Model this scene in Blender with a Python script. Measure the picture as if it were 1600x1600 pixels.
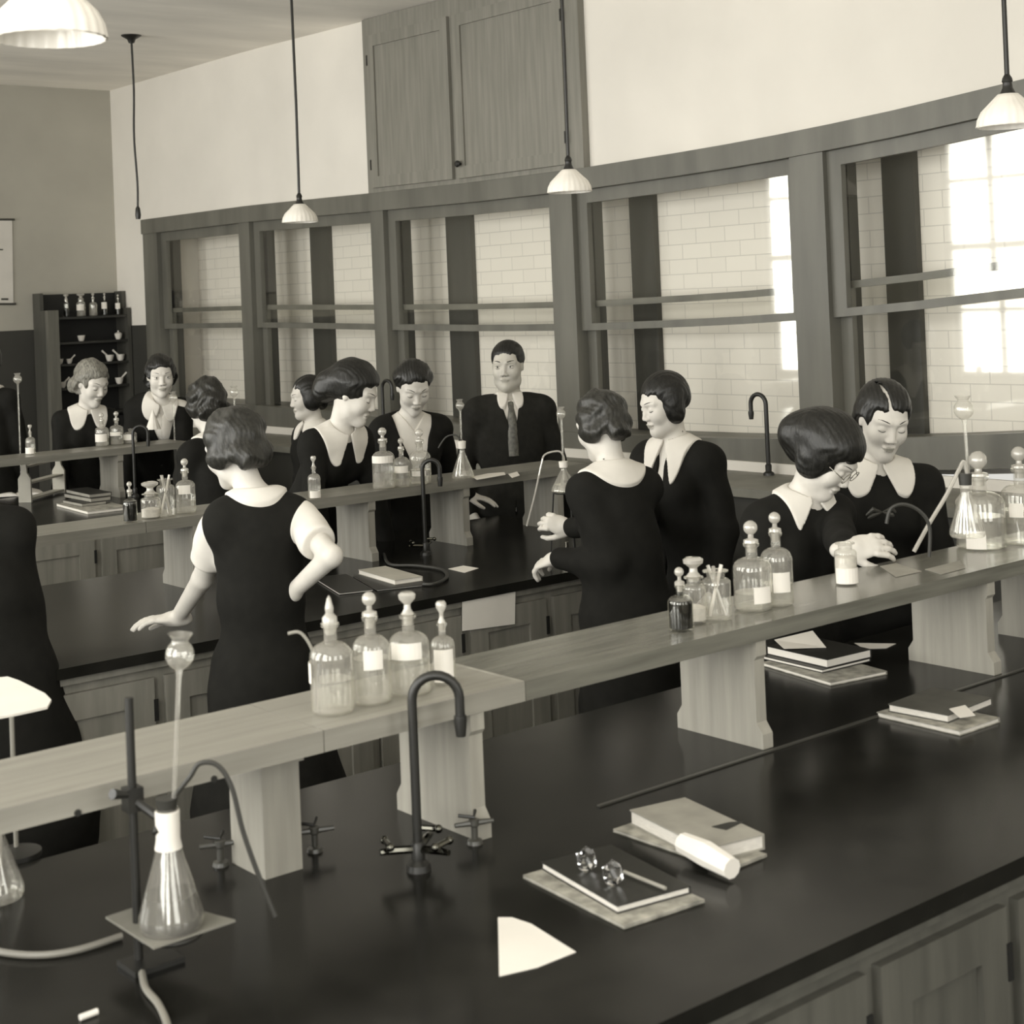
import bpy, bmesh, math, random
import numpy as np
from mathutils import Vector, Matrix
random.seed(7)
for o in list(bpy.data.objects): bpy.data.objects.remove(o)
SC = bpy.context.scene; COL = SC.collection

# ---------------------------------------------------------------- camera, world, lights, exposure
CP = np.array([-4.97404705, -10.5383118, 2.02561819]); YAW, PIT, ROL = .686361772, .0123311437, -.0411855377
FPX, CX, CY = 2431.08408, 803.152, 436.567
_f = np.array([math.sin(YAW)*math.cos(PIT), math.cos(YAW)*math.cos(PIT), math.sin(PIT)])
_r0 = np.array([math.cos(YAW), -math.sin(YAW), 0.]); _u0 = np.cross(_r0, _f)
_r = math.cos(ROL)*_r0+math.sin(ROL)*_u0; _u = -math.sin(ROL)*_r0+math.cos(ROL)*_u0
cd = bpy.data.cameras.new('camera'); co = bpy.data.objects.new('camera', cd); COL.objects.link(co)
m = Matrix.Identity(4)
for i in range(3):
    m[i][0] = _r[i]; m[i][1] = _u[i]; m[i][2] = -_f[i]; m[i][3] = CP[i]
co.matrix_world = m
cd.sensor_width = 36; cd.sensor_fit = 'HORIZONTAL'; cd.lens = 36*FPX/1600
cd.shift_x = -(CX-800)/1600; cd.shift_y = (CY-800)/1600
cd.dof.use_dof = True; cd.dof.focus_distance = 6.2; cd.dof.aperture_fstop = 7.1; cd.clip_start = .05; SC.camera = co
W = bpy.data.worlds.new('world'); SC.world = W; W.use_nodes = True
W.node_tree.nodes['Background'].inputs[0].default_value = (1, .985, .92, 1)
W.node_tree.nodes['Background'].inputs[1].default_value = .35
SC.view_settings.view_transform = 'Standard'; SC.view_settings.look = 'None'
SC.view_settings.gamma = 1; SC.view_settings.exposure = 1.06; SC.view_settings.use_curve_mapping = False

XW, YC, ZC, XL, YF = .995, 2.25, 3.99, -6.0, -12.6
LEFTWIN = [(-.1, 1.0), (-2.95, -1.35), (-5.3, -3.7), (-7.65, -6.05), (-10.0, -8.4), (-12.2, -10.7)]
WZ0, WZ1 = 1.05, 3.65
def area(name, loc, rot, sx, sy, power, col=(1, .985, .93)):
    l = bpy.data.lights.new(name, 'AREA'); l.shape = 'RECTANGLE'; l.size = sx; l.size_y = sy
    l.energy = power; l.color = col
    o = bpy.data.objects.new(name, l); COL.objects.link(o); o.location = loc; o.rotation_euler = rot
    return o
for (a, b) in LEFTWIN:   # daylight standing in the tall windows of the left wall
    area('daylight', (XL-.12, (a+b)/2, (WZ0+WZ1)/2), (0, -math.pi/2, 0), WZ1-WZ0, b-a, (62 if b < -1.5 else 100 if b > .5 else 80)*(b-a)/1.6)
BACKWIN = [(-4.9, -3.4), (-2.4, -.9)]
for (a, b) in BACKWIN:   # daylight in the windows behind the camera
    area('daylight', ((a+b)/2, YF-.12, (WZ0+WZ1)/2), (math.pi/2, 0, 0), b-a, WZ1-WZ0, 30)

# ---------------------------------------------------------------- pixel <-> place helpers
def ray(x, y): return _f+_r*(x-CX)/FPX-_u*(y-CY)/FPX
def pD(x, y, D): return CP+ray(x, y)*D
def pZ(x, y, Z): d = ray(x, y); return CP+d*(Z-CP[2])/d[2]
def pY(x, y, Y): d = ray(x, y); return CP+d*(Y-CP[1])/d[1]
def pX(x, y, X): d = ray(x, y); return CP+d*(X-CP[0])/d[0]
def ppm(p): return FPX/((np.array(p)-CP)@_f)
_sy = [-13, -8.2, -6.75, -6.2, -5.68, -5.47, -4.9, -3.9, -2.9, -1.8, -.2, 1.66, 2.3]
_sz = [.16, .15, .06, .015, -.015, -.025, -.045, -.06, -.055, -.035, 0, .01, .01]
def sag(Y): return float(np.interp(Y, _sy, _sz))     # the old frame has settled: it is not dead level

# ---------------------------------------------------------------- materials
MATS = {}
def nt(name):
    mt = bpy.data.materials.new(name); mt.use_nodes = True; n = mt.node_tree
    return mt, n, n.nodes['Principled BSDF']
def tint(v): return (v, v*(.975 if v < .2 else .955), v*(.87 if v > .5 else .82), 1)
def mat(name, v, rough=.6, var=0, scale=6, stretch=(1, 1, 1), spec=.5, bump=0, bscale=40, wave=None, spots=0, metal=0, tr=None):
    if name in MATS: return MATS[name]
    mt, n, b = nt(name); L = n.links; N = n.nodes
    b.inputs['Roughness'].default_value = rough; b.inputs['Specular IOR Level'].default_value = spec
    b.inputs['Metallic'].default_value = metal
    if var or bump or wave:
        tc = N.new('ShaderNodeTexCoord'); mp = N.new('ShaderNodeMapping'); mp.inputs['Scale'].default_value = stretch
        L.new(tc.outputs['Object'], mp.inputs['Vector'])
    if var:
        nz = N.new('ShaderNodeTexNoise'); nz.inputs['Scale'].default_value = scale; nz.inputs['Detail'].default_value = 6
        L.new(mp.outputs[0], nz.inputs['Vector'])
        cr = N.new('ShaderNodeValToRGB'); cr.color_ramp.elements[0].position = .3; cr.color_ramp.elements[1].position = .7
        cr.color_ramp.elements[0].color = tint(v*(1-var)); cr.color_ramp.elements[1].color = tint(v*(1+var))
        L.new(nz.outputs[0], cr.inputs[0]); L.new(cr.outputs[0], b.inputs['Base Color'])
    else: b.inputs['Base Color'].default_value = tint(v)
    if bump:
        nz = N.new('ShaderNodeTexNoise'); nz.inputs['Scale'].default_value = bscale; nz.inputs['Detail'].default_value = 4
        L.new(mp.outputs[0], nz.inputs['Vector'])
        bp = N.new('ShaderNodeBump'); bp.inputs['Strength'].default_value = bump; bp.inputs['Distance'].default_value = .01
        L.new(nz.outputs[0], bp.inputs['Height']); L.new(bp.outputs[0], b.inputs['Normal'])
    MATS[name] = mt; return mt
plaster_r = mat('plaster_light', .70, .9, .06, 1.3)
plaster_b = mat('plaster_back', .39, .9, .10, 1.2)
ceil_m = mat('ceiling_paint', .86, .9, .12, .8, (1, 3, 1))
dado_m = mat('dado_paint', .035, .6, .1, 3)
woodg = mat('frame_wood', .12, .45, .22, 3, (2, 2, .35))
woodgd = mat('frame_wood_dark', .045, .45, .2, 4, (2, 2, .3))
cupw = mat('cupboard_wood', .19, .5, .16, 5, (6, 6, .4))
shelfw = mat('shelf_wood', .255, .42, .14, 5, (.5, 8, 8), bump=.05)
shelfw2 = mat('shelf_wood_varnished', .15, .16, .25, 6, (.5, 7, 7))
shelfw3 = mat('shelf_wood_grey', .19, .35, .2, 6, (.5, 7, 7))
suppw = mat('support_wood', .30, .55, .14, 6, (6, 6, .5))
suppw2 = mat('support_wood_grey', .25, .55, .16, 6, (6, 6, .5))
bench_m = mat('bench_stone', .012, .2, .3, 9, spec=.15)
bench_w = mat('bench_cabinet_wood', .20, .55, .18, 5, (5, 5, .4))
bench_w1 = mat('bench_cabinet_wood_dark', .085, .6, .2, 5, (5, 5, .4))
slot_m = mat('groove_dark', .008, .6)
floor_m = mat('floor_boards', .06, .6, .3, 4, (.5, 10, 1))
white = mat('white_paper', .74, .7, .03, 9)
page = mat('page_edges', .62, .8, .12, 60, (1, 1, 12))
cloth_k = mat('dark_serge', .010, .85, .15, 30, spec=.15)
cloth_k2 = mat('dark_wool', .017, .85, .2, 30, spec=.15)
cloth_w = mat('white_cotton', .70, .85, .03, 20, spec=.2)
skin_m = mat('skin', .62, .5, .05, 20, spec=.3)
skin_l = mat('skin_lips', .36, .5)
skin_d = mat('skin_man', .5, .5, .05, 20, spec=.3)
brow_m = mat('brow_hair', .045, .7)
eye_d = mat('eye_dark', .02, .25)
eye_w = mat('eye_white', .5, .3)
metal_k = mat('black_iron', .014, .4, spec=.5)
metal_d = mat('tap_metal', .05, .3, metal=.0, spec=.7)
chrome = mat('plated_metal', .12, .12, metal=1)
brass = mat('worn_brass', .35, .25, metal=1)
opal = mat('opal_glass', .88, .25, .03, 10, spec=.5)
rubber = mat('rubber_hose', .03, .5)
rubber_l = mat('grey_hose', .22, .5)
porc = mat('porcelain', .72, .2)
cover_k = mat('book_cloth_black', .02, .45, .15, 60, spec=.4)
cover_g = mat('book_cloth_grey', .28, .6, .15, 14)
cover_l = mat('notebook_cover_marbled', .30, .5, .5, 30)
sink_m = mat('sink_stone', .17, .5, .15, 8)
pad_m = mat('asbestos_pad', .20, .8, .1, 20)
tie_m = mat('tie_silk', .10, .5, .5, 60)
def hairmat(name, v, rough=.38):
    mt, n, b = nt(name); L = n.links; N = n.nodes
    tc = N.new('ShaderNodeTexCoord'); mp = N.new('ShaderNodeMapping'); mp.inputs['Scale'].default_value = (1, 1, .35)
    nz = N.new('ShaderNodeTexNoise'); nz.inputs['Scale'].default_value = 90; nz.inputs['Detail'].default_value = 5
    nz.inputs['Distortion'].default_value = .6
    L.new(tc.outputs['Object'], mp.inputs[0]); L.new(mp.outputs[0], nz.inputs['Vector'])
    cr = N.new('ShaderNodeValToRGB'); cr.color_ramp.elements[0].position = .32; cr.color_ramp.elements[1].position = .72
    cr.color_ramp.elements[0].color = tint(v*.55); cr.color_ramp.elements[1].color = tint(v*1.7)
    L.new(nz.outputs[0], cr.inputs[0]); L.new(cr.outputs[0], b.inputs['Base Color'])
    b.inputs['Roughness'].default_value = rough; b.inputs['Specular IOR Level'].default_value = .4
    bp = N.new('ShaderNodeBump'); bp.inputs['Strength'].default_value = .35; bp.inputs['Distance'].default_value = .006
    L.new(nz.outputs[0], bp.inputs['Height']); L.new(bp.outputs[0], b.inputs['Normal'])
    return mt
hair_k = hairmat('hair_black', .010); hair_b = hairmat('hair_brown', .022); hair_l = hairmat('hair_blond', .17, .45)
def glassmat(name, v=.92, milk=.1, gl=1.5, milkv=.7, rough=.03):
    mt = bpy.data.materials.new(name); mt.use_nodes = True; n = mt.node_tree; N = n.nodes; L = n.links
    N.clear(); out = N.new('ShaderNodeOutputMaterial')
    t = N.new('ShaderNodeBsdfTransparent'); t.inputs[0].default_value = (v, v, v*.985, 1)
    g = N.new('ShaderNodeBsdfGlossy'); g.inputs['Roughness'].default_value = rough; g.inputs[0].default_value = (1, 1, .95, 1)
    d = N.new('ShaderNodeBsdfDiffuse'); d.inputs[0].default_value = tint(milkv)
    lw = N.new('ShaderNodeLayerWeight'); pw = N.new('ShaderNodeMath'); pw.operation = 'POWER'; pw.inputs[1].default_value = 4.5
    L.new(lw.outputs['Facing'], pw.inputs[0]); lw.inputs[0].default_value = .5; fr = N.new('ShaderNodeMath'); fr.operation = 'MULTIPLY_ADD'
    f0 = ((gl-1)/(gl+1))**2*2; fr.inputs[1].default_value = .95-f0; fr.inputs[2].default_value = f0; L.new(pw.outputs[0], fr.inputs[0])
    m1 = N.new('ShaderNodeMixShader'); m1.inputs[0].default_value = milk
    m2 = N.new('ShaderNodeMixShader')
    L.new(t.outputs[0], m1.inputs[1]); L.new(d.outputs[0], m1.inputs[2])
    L.new(fr.outputs[0], m2.inputs[0]); L.new(m1.outputs[0], m2.inputs[1]); L.new(g.outputs[0], m2.inputs[2])
    L.new(m2.outputs[0], out.inputs[0]); return mt
pane_m = glassmat('window_glass', .985, 0.0, 1.5)
glass_m = glassmat('bottle_glass', .94, .15, 1.55)
glass_t = glassmat('thin_glass', .93, .16, 1.6)
cut_m, _n, _b = nt('cut_glass'); _b.inputs['Transmission Weight'].default_value = 1; _b.inputs['Roughness'].default_value = .02; _b.inputs['IOR'].default_value = 1.6
stop_m = glassmat('stopper_glass', .8, .42, 1.6)
liq_m = glassmat('clear_liquid', .9, .16, 1.2)
liq_k = mat('dark_liquid', .008, .1)
powder = mat('white_powder', .72, .8, .1, 80)
sash_glass = pane_m
# glazed white brick of the alcove
def tilemat():
    mt, n, b = nt('glazed_tile'); L = n.links; N = n.nodes
    tc = N.new('ShaderNodeTexCoord'); sp = N.new('ShaderNodeSeparateXYZ'); cb = N.new('ShaderNodeCombineXYZ')
    L.new(tc.outputs['Object'], sp.inputs[0]); L.new(sp.outputs['Y'], cb.inputs[0]); L.new(sp.outputs['Z'], cb.inputs[1])
    br = N.new('ShaderNodeTexBrick'); br.inputs['Scale'].default_value = 1
    br.inputs['Brick Width'].default_value = .22; br.inputs['Row Height'].default_value = .085
    br.inputs['Mortar Size'].default_value = .003; br.inputs['Mortar Smooth'].default_value = .3
    br.inputs['Color1'].default_value = tint(.84); br.inputs['Color2'].default_value = tint(.81); br.inputs['Mortar'].default_value = tint(.62)
    L.new(cb.outputs[0], br.inputs['Vector']); L.new(br.outputs[0], b.inputs['Base Color']); b.inputs['Roughness'].default_value = .45
    return mt
tile_m = tilemat()

# ---------------------------------------------------------------- mesh helpers
def link(name, me, mt=None, parent=None):
    o = bpy.data.objects.new(name, me); COL.objects.link(o)
    if mt is not None:
        for q in (mt if isinstance(mt, (list, tuple)) else [mt]): me.materials.append(q)
    if parent is not None: o.parent = parent
    return o
def ob(name, bm, mt=None, parent=None, smooth=False, bevel=0, loc=None):
    if bevel:
        bmesh.ops.bevel(bm, geom=[e for e in bm.edges if e.is_manifold and e.calc_face_angle(0) > .6], offset=bevel, segments=2, affect='EDGES', profile=.7)
    bmesh.ops.recalc_face_normals(bm, faces=bm.faces)
    me = bpy.data.meshes.new(name); bm.to_mesh(me); bm.free()
    if smooth:
        me.polygons.foreach_set('use_smooth', [True]*len(me.polygons))
        try: me.set_sharp_from_angle(angle=.7)
        except Exception: pass
    return link(name, me, mt, parent)
def empty(name, loc=(0, 0, 0), rz=0, label=None, cat=None, group=None):
    o = bpy.data.objects.new(name, None); COL.objects.link(o); o.location = tuple(loc); o.rotation_euler = (0, 0, rz)
    o.empty_display_size = .05
    if label: tag(o, label, cat, group)
    return o
def tag(o, label=None, cat=None, group=None, kind=None):
    if label: o['label'] = label
    if cat: o['category'] = cat
    if group: o['group'] = group
    if kind: o['kind'] = kind
    return o
def box(bm, x0, x1, y0, y1, z0, z1, M=None):
    vs = [bm.verts.new((x, y, z)) for x in (x0, x1) for y in (y0, y1) for z in (z0, z1)]
    for f in ((0, 1, 3, 2), (4, 6, 7, 5), (0, 4, 5, 1), (2, 3, 7, 6), (0, 2, 6, 4), (1, 5, 7, 3)): bm.faces.new([vs[i] for i in f])
    if M is not None: bmesh.ops.transform(bm, matrix=M, verts=vs)
    return vs
def sagbox(bm, x0, x1, y0, y1, z0, z1, s0=1, s1=1, n=None):
    """box along Y whose bottom/top follow the settled frame"""
    n = n or max(1, int(abs(y1-y0)/.35)); ys = np.linspace(y0, y1, n+1); prev = None
    for i, y in enumerate(ys):
        s = sag(y); r = [bm.verts.new(c) for c in ((x0, y, z0+s*s0), (x1, y, z0+s*s0), (x1, y, z1+s*s1), (x0, y, z1+s*s1))]
        if prev:
            for k in range(4): bm.faces.new((prev[k], prev[(k+1) % 4], r[(k+1) % 4], r[k]))
        if i == 0: bm.faces.new(r[::-1])
        if i == n: bm.faces.new(r)
        prev = r
def tube(bm, pts, r, seg=8, cap=True, closed=False):
    pts = [Vector(tuple(float(c) for c in p)) for p in pts]; n = len(pts); rs = [float(q) for q in r] if hasattr(r, '__len__') else [float(r)]*n; rings = []; up = None
    for i, p in enumerate(pts):
        d = (pts[min(i+1, n-1)]-pts[max(i-1, 0)]).normalized()
        if up is None:
            up = Vector((0, 0, 1)) if abs(d.z) < .9 else Vector((1, 0, 0))
        a = d.cross(up).normalized(); b = a.cross(d).normalized(); up = b
        rings.append([bm.verts.new(p+rs[i]*(math.cos(t)*a+math.sin(t)*b)) for t in [2*math.pi*k/seg for k in range(seg)]])
    for i in range(n-1):
        for k in range(seg): bm.faces.new((rings[i][k], rings[i][(k+1) % seg], rings[i+1][(k+1) % seg], rings[i+1][k]))
    if cap: bm.faces.new(rings[0][::-1]); bm.faces.new(rings[-1])
def smoothpts(pts, n=6):
    P = [np.array(p, float) for p in pts]; out = []
    for i in range(len(P)-1):
        a = P[max(i-1, 0)]; b = P[i]; c = P[i+1]; d = P[min(i+2, len(P)-1)]
        for t in np.linspace(0, 1, n, endpoint=False):
            out.append(.5*((2*b)+(-a+c)*t+(2*a-5*b+4*c-d)*t*t+(-a+3*b-3*c+d)*t**3))
    out.append(P[-1]); return out
def lathe(bm, prof, seg=28, c=(0, 0, 0), M=None, mod=None):
    rings = []; vs = []
    for (r, z) in prof:
        if r < 1e-5: ring = [bm.verts.new((c[0], c[1], c[2]+z))]; vs += ring
        else:
            ring = []
            for k in range(seg):
                t = 2*math.pi*k/seg; rr = r*(mod(t, z) if mod else 1)
                ring.append(bm.verts.new((c[0]+rr*math.cos(t), c[1]+rr*math.sin(t), c[2]+z)))
            vs += ring
        rings.append(ring)
    for a, b in zip(rings, rings[1:]):
        for k in range(seg):
            q = [a[k % len(a)], a[(k+1) % len(a)], b[(k+1) % len(b)], b[k % len(b)]]
            u = []
            for v in q:
                if v not in u: u.append(v)
            if len(u) > 2: bm.faces.new(u)
    if M is not None: bmesh.ops.transform(bm, matrix=M, verts=vs)
def copy_tree(o, parent=None):
    c = o.copy(); COL.objects.link(c)
    if parent is not None: c.parent = parent
    for ch in [x for x in bpy.data.objects if x.parent == o]: copy_tree(ch, c)
    return c
def struct(o): o['kind'] = 'structure'; return o
BM = bmesh.new

# ---------------------------------------------------------------- room shell
def wall_with_holes(bm, axis, at, u0, u1, z0, z1, holes, th):
    us = sorted(set([u0, u1]+[h[0] for h in holes]+[h[1] for h in holes])); 
    for a, b in zip(us, us[1:]):
        zs = [(z0, z1)]
        for h in holes:
            if h[0] <= a+1e-6 and h[1] >= b-1e-6: zs = [(z0, h[2]), (h[3], z1)]
        for (p, q) in zs:
            if axis == 'x': box(bm, min(at, at+th), max(at, at+th), a, b, p, q)
            else: box(bm, a, b, min(at, at+th), max(at, at+th), p, q)
b = BM(); box(b, XL-.3, XW+1.2, YF-.3, YC+.2, -.1, 0); struct(ob('floor', b, floor_m))
b = BM(); sagbox(b, XL-.3, XW+1.2, YF-.3, YC+.2, ZC, ZC+.1); struct(ob('ceiling', b, ceil_m))
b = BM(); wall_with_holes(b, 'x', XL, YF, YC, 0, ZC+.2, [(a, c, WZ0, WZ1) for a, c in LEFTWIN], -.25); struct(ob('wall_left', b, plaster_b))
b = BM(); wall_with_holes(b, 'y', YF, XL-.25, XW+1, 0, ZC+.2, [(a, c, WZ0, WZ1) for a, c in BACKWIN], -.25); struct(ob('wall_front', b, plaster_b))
wn = 10
def muntins(name, axis, at, a, c):
    b = BM(); w = .03
    def bar(u0, u1, z0, z1):
        if axis == 'x': box(b, at-.09, at-.04, u0, u1, z0, z1)
        else: box(b, u0, u1, at-.09, at-.04, z0, z1)
    bar(a, a+.06, WZ0, WZ1); bar(c-.06, c, WZ0, WZ1); bar(a+.06, c-.06, WZ0, WZ0+.07); bar(a+.06, c-.06, WZ1-.06, WZ1)
    zm = (WZ0+WZ1)/2; bar(a+.06, c-.06, zm-.03, zm+.03)
    n = 3 if c-a > 1.3 else 2
    for k in range(1, n): u = a+(c-a)*k/n; bar(u-w/2, u+w/2, WZ0+.07, WZ1-.06)
    for z in (WZ0+.68, WZ1-.65): bar(a+.06, c-.06, z-w/2, z+w/2)
    struct(ob(name, b, woodg))
for i, (a, c) in enumerate(LEFTWIN): muntins('window_%d' % (wn+i), 'x', XL, a, c)
for i, (a, c) in enumerate(BACKWIN): muntins('window_%d' % (wn+10+i), 'y', YF, a, c)
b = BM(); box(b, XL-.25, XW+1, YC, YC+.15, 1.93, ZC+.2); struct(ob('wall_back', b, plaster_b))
b = BM(); box(b, XL-.25, XW+1, YC-.004, YC+.15, 0, 1.93); struct(ob('trim_1', b, dado_m))
ZT, ZH, ZB = 2.812, 2.69, 1.286
# window wall: plaster above the frame, left strip, dark dado below
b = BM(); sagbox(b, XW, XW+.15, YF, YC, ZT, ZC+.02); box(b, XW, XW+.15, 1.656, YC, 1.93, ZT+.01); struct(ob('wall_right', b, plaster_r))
b = BM(); box(b, XW-.004, XW+.15, 1.656, YC, 0, 1.93); box(b, XW, XW+.15, YF, 1.656, 0, 1.0); struct(ob('trim_2', b, dado_m))
# alcove behind the sashes
XA = XW+.40
b = BM()
sagbox(b, XA, XA+.1, YF+.5, 1.6, ZB-.2, ZH+.15)
struct(ob('wall_alcove', b, tile_m))
b = BM(); sagbox(b, XW+.1, XA, YF+.5, 1.6, ZH+.02, ZH+.12); box(b, XW+.1, XA, 1.5, 1.6, ZB, ZH+.1); struct(ob('trim_3', b, plaster_r))
b = BM(); sagbox(b, XW, XA, YF+.5, 1.656, ZB-.05, ZB); struct(ob('trim_4', b, woodg))
POSTS = [(1.40, 1.656), (-.14, .02), (-1.93, -1.78), (-3.84, -3.64), (-5.68, -5.47), (-7.55, -7.35), (-9.4, -9.2)]
b = BM()
sagbox(b, XW-.045, XW+.12, YF+.5, 1.656, ZH, ZT)
for (a, c) in POSTS: sagbox(b, XW-.03, XW+.12, a, c, ZB, ZH)
sagbox(b, XW-.05, XW+.02, YF+.5, 1.656, 1.15, ZB+.015)
struct(ob('trim_5', b, woodg, bevel=.004))
# strips on the alcove wall
k = 6
for (y0, y1) in [(pX(b_, 450, XA-.04)[1], pX(a_, 450, XA-.04)[1]) for a_, b_ in ((487, 515), (700, 738), (988, 1025), (1385, 1435))]:
    b = BM(); sagbox(b, XA-.04, XA, y0, y1, ZB, ZH+.02); struct(ob('trim_%d' % k, b, woodgd)); k += 1
# sashes
for i in range(len(POSTS)-1):
    y1 = POSTS[i][0]; y0 = POSTS[i+1][1]
    w = empty('window_%d' % (i+1), (0, 0, 0)); w['kind'] = 'structure'
    def sash(nm, x, za, zb_, st, top, bot):
        b = BM()
        sagbox(b, x, x+.035, y1-st, y1, za, zb_); sagbox(b, x, x+.035, y0, y0+st*.55, za, zb_)
        sagbox(b, x, x+.035, y0+st*.55, y1-st, zb_-top, zb_); sagbox(b, x, x+.035, y0+st*.55, y1-st, za, za+bot)
        s = ob(nm, b, woodg, w, bevel=.003)
        b = BM(); n = 10; ys = np.linspace(y0+.02, y1-.02, n+1)
        vs = [[bm_v for bm_v in (b.verts.new((x+.018, y, za+.01+sag(y))), b.verts.new((x+.018, y, zb_-.01+sag(y))))] for y in ys]
        for p, q in zip(vs, vs[1:]): b.faces.new((p[0], p[1], q[1], q[0]))
        ob('pane', b, pane_m, s)
    if i == 4: sash('upper_sash', XW+.0, 1.885, ZH, .085, .075, .04)
    else: sash('upper_sash', XW+.01, 1.885, ZH, .085, .075, .04)
    sash('lower_sash', XW+.055, ZB-.03, 2.055, .07, .035, .03)
    b = BM(); sagbox(b, XW+.09, XW+.16, y1-.05, y1, ZB, ZH); ob('sash_track', b, woodgd, w)
# cupboard above
cb_ = empty('wall_cupboard', (XW, -4.1, 2.8), label='tall dark wooden two-door cupboard high on the wall above the windows, reaching the ceiling', cat='cupboard')
cb_.location = (0, 0, 0)
Y0c, Y1c, Z0c, Z1c = -4.95+1.02, -1.80, 2.812, 3.985
Y0c = -3.98
b = BM(); sagbox(b, XW-.05, XW-.001, Y0c, Y1c, Z0c, Z1c); ob('cupboard_frame', b, cupw, cb_, bevel=.003)
def cupdoor(ya, yb, z0, z1, knob):
    b = BM(); st = .075; x = XW-.075
    sagbox(b, x, x+.026, ya, ya+st, z0, z1); sagbox(b, x, x+.026, yb-st, yb, z0, z1)
    sagbox(b, x, x+.026, ya+st, yb-st, z0, z0+st); sagbox(b, x, x+.026, ya+st, yb-st, z1-st, z1)
    sagbox(b, x+.012, x+.026, ya+st, yb-st, z0+st, z1-st)
    d = ob('door', b, cupw, cb_, bevel=.003)
    for z in (z0+.12, z1-.2):
        b = BM(); yh = ya if knob else yb; box(b, x-.004, x, yh-.006, yh+.006, z+sag(yh), z+sag(yh)+.07); ob('hinge', b, metal_k, d)
    if knob:
        b = BM(); lathe(b, [(0, 0), (.008, 0), (.008, .015), (.02, .02), (.022, .03), (.015, .04), (0, .042)], 16)
        bmesh.ops.transform(b, matrix=Matrix.Translation((x, yb-st/2, 2.93+sag(yb)))@Matrix.Rotation(-math.pi/2, 4, 'Y'), verts=b.verts)
        ob('knob', b, metal_k, d, smooth=True)
ymid = pX(724, 208, XW)[1]
cupdoor(ymid+.035, Y1c-.08, Z0c+.03, Z1c-.12, False)
cupdoor(Y0c+.12, ymid-.02, Z0c+.03, Z1c-.12, True)

# ---------------------------------------------------------------- wall counter with sinks under the windows
ct = empty('wall_counter', (.7, -3, 0), label='long stone wash counter with dark front running under the wall windows', cat='counter'); ct.location = (0, 0, 0)
b = BM(); box(b, .40, XW-.051, -9.5, 1.3, 1.06, 1.10); ob('countertop', b, sink_m, ct, bevel=.006)
b = BM(); box(b, XW-.07, XW-.051, -9.5, 1.3, 1.10, 1.15); ob('backsplash', b, plaster_r, ct)
b = BM(); box(b, .44, XW-.051, -9.45, 1.28, 0, 1.06); ob('counter_base', b, dado_m, ct)
def tap(name, base, h, reach, dirv, r, label, group=None, mt=metal_k, valves=0, parent_z=True):
    base = Vector(base); d = Vector(dirv).normalized(); t = empty(name, base, label=label, cat='tap', group=group)
    b = BM(); R_ = reach/2; pts = [(0, 0, 0), (0, 0, h*.4), (0, 0, h-R_)]
    for k in range(1, 13):
        a = math.pi*k/12; pts.append(tuple(d*(R_-R_*math.cos(a))+Vector((0, 0, h-R_+R_*math.sin(a)))))
    pts.append(tuple(d*reach+Vector((0, 0, h-R_-.035*h/.3)))); tube(b, pts, r, 10); ob('spout', b, mt, t, smooth=True)
    b = BM(); lathe(b, [(0, 0), (r*2.6, 0), (r*2.4, .012), (r*1.4, .02), (r*1.5, .05), (r*1.1, .055), (0, .055)], 16); ob('tap_base', b, mt, t, smooth=True)
    b = BM(); e = Vector(pts[-1]); lathe(b, [(0, -.03), (r*1.0, -.03), (r*1.35, 0), (r*1.3, .01), (0, .01)], 12, e); ob('nozzle', b, mt, t, smooth=True)
    if valves:
        for s in range(valves):
            ang = .6+s*2.2; v = Vector((math.cos(ang), math.sin(ang), 0)); b = BM()
            tube(b, [(0, 0, .04), tuple(v*.05+Vector((0, 0, .045))), tuple(v*.075+Vector((0, 0, .045)))], [.008, .008, .006], 8)
            w2 = v.cross(Vector((0, 0, 1)))
            tube(b, [tuple(v*.06+w2*.022+Vector((0, 0, .06))), tuple(v*.06-w2*.022+Vector((0, 0, .06)))], .006, 8)
            for sg in (-1, 1):
                q = v*.06+w2*.022*sg+Vector((0, 0, .06)); bmesh.ops.create_uvsphere(b, u_segments=10, v_segments=8, radius=.0085, matrix=Matrix.Translation(q))
            ob('valve', b, chrome, t, smooth=True)
    return t
q = pX(1201, 735, .86); tap('swan_neck_tap', (.86, q[1], 1.10), .40, .10, (0, 1, 0), .011, 'dark swan-neck tap at the window right of the girl with bobbed hair')
q = pX(601, 700, .86); tap('swan_neck_tap', (.86, q[1], 1.10), .42, .10, (.1, -1, 0), .011, 'dark swan-neck tap at the window behind the girl in a scalloped collar')

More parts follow.
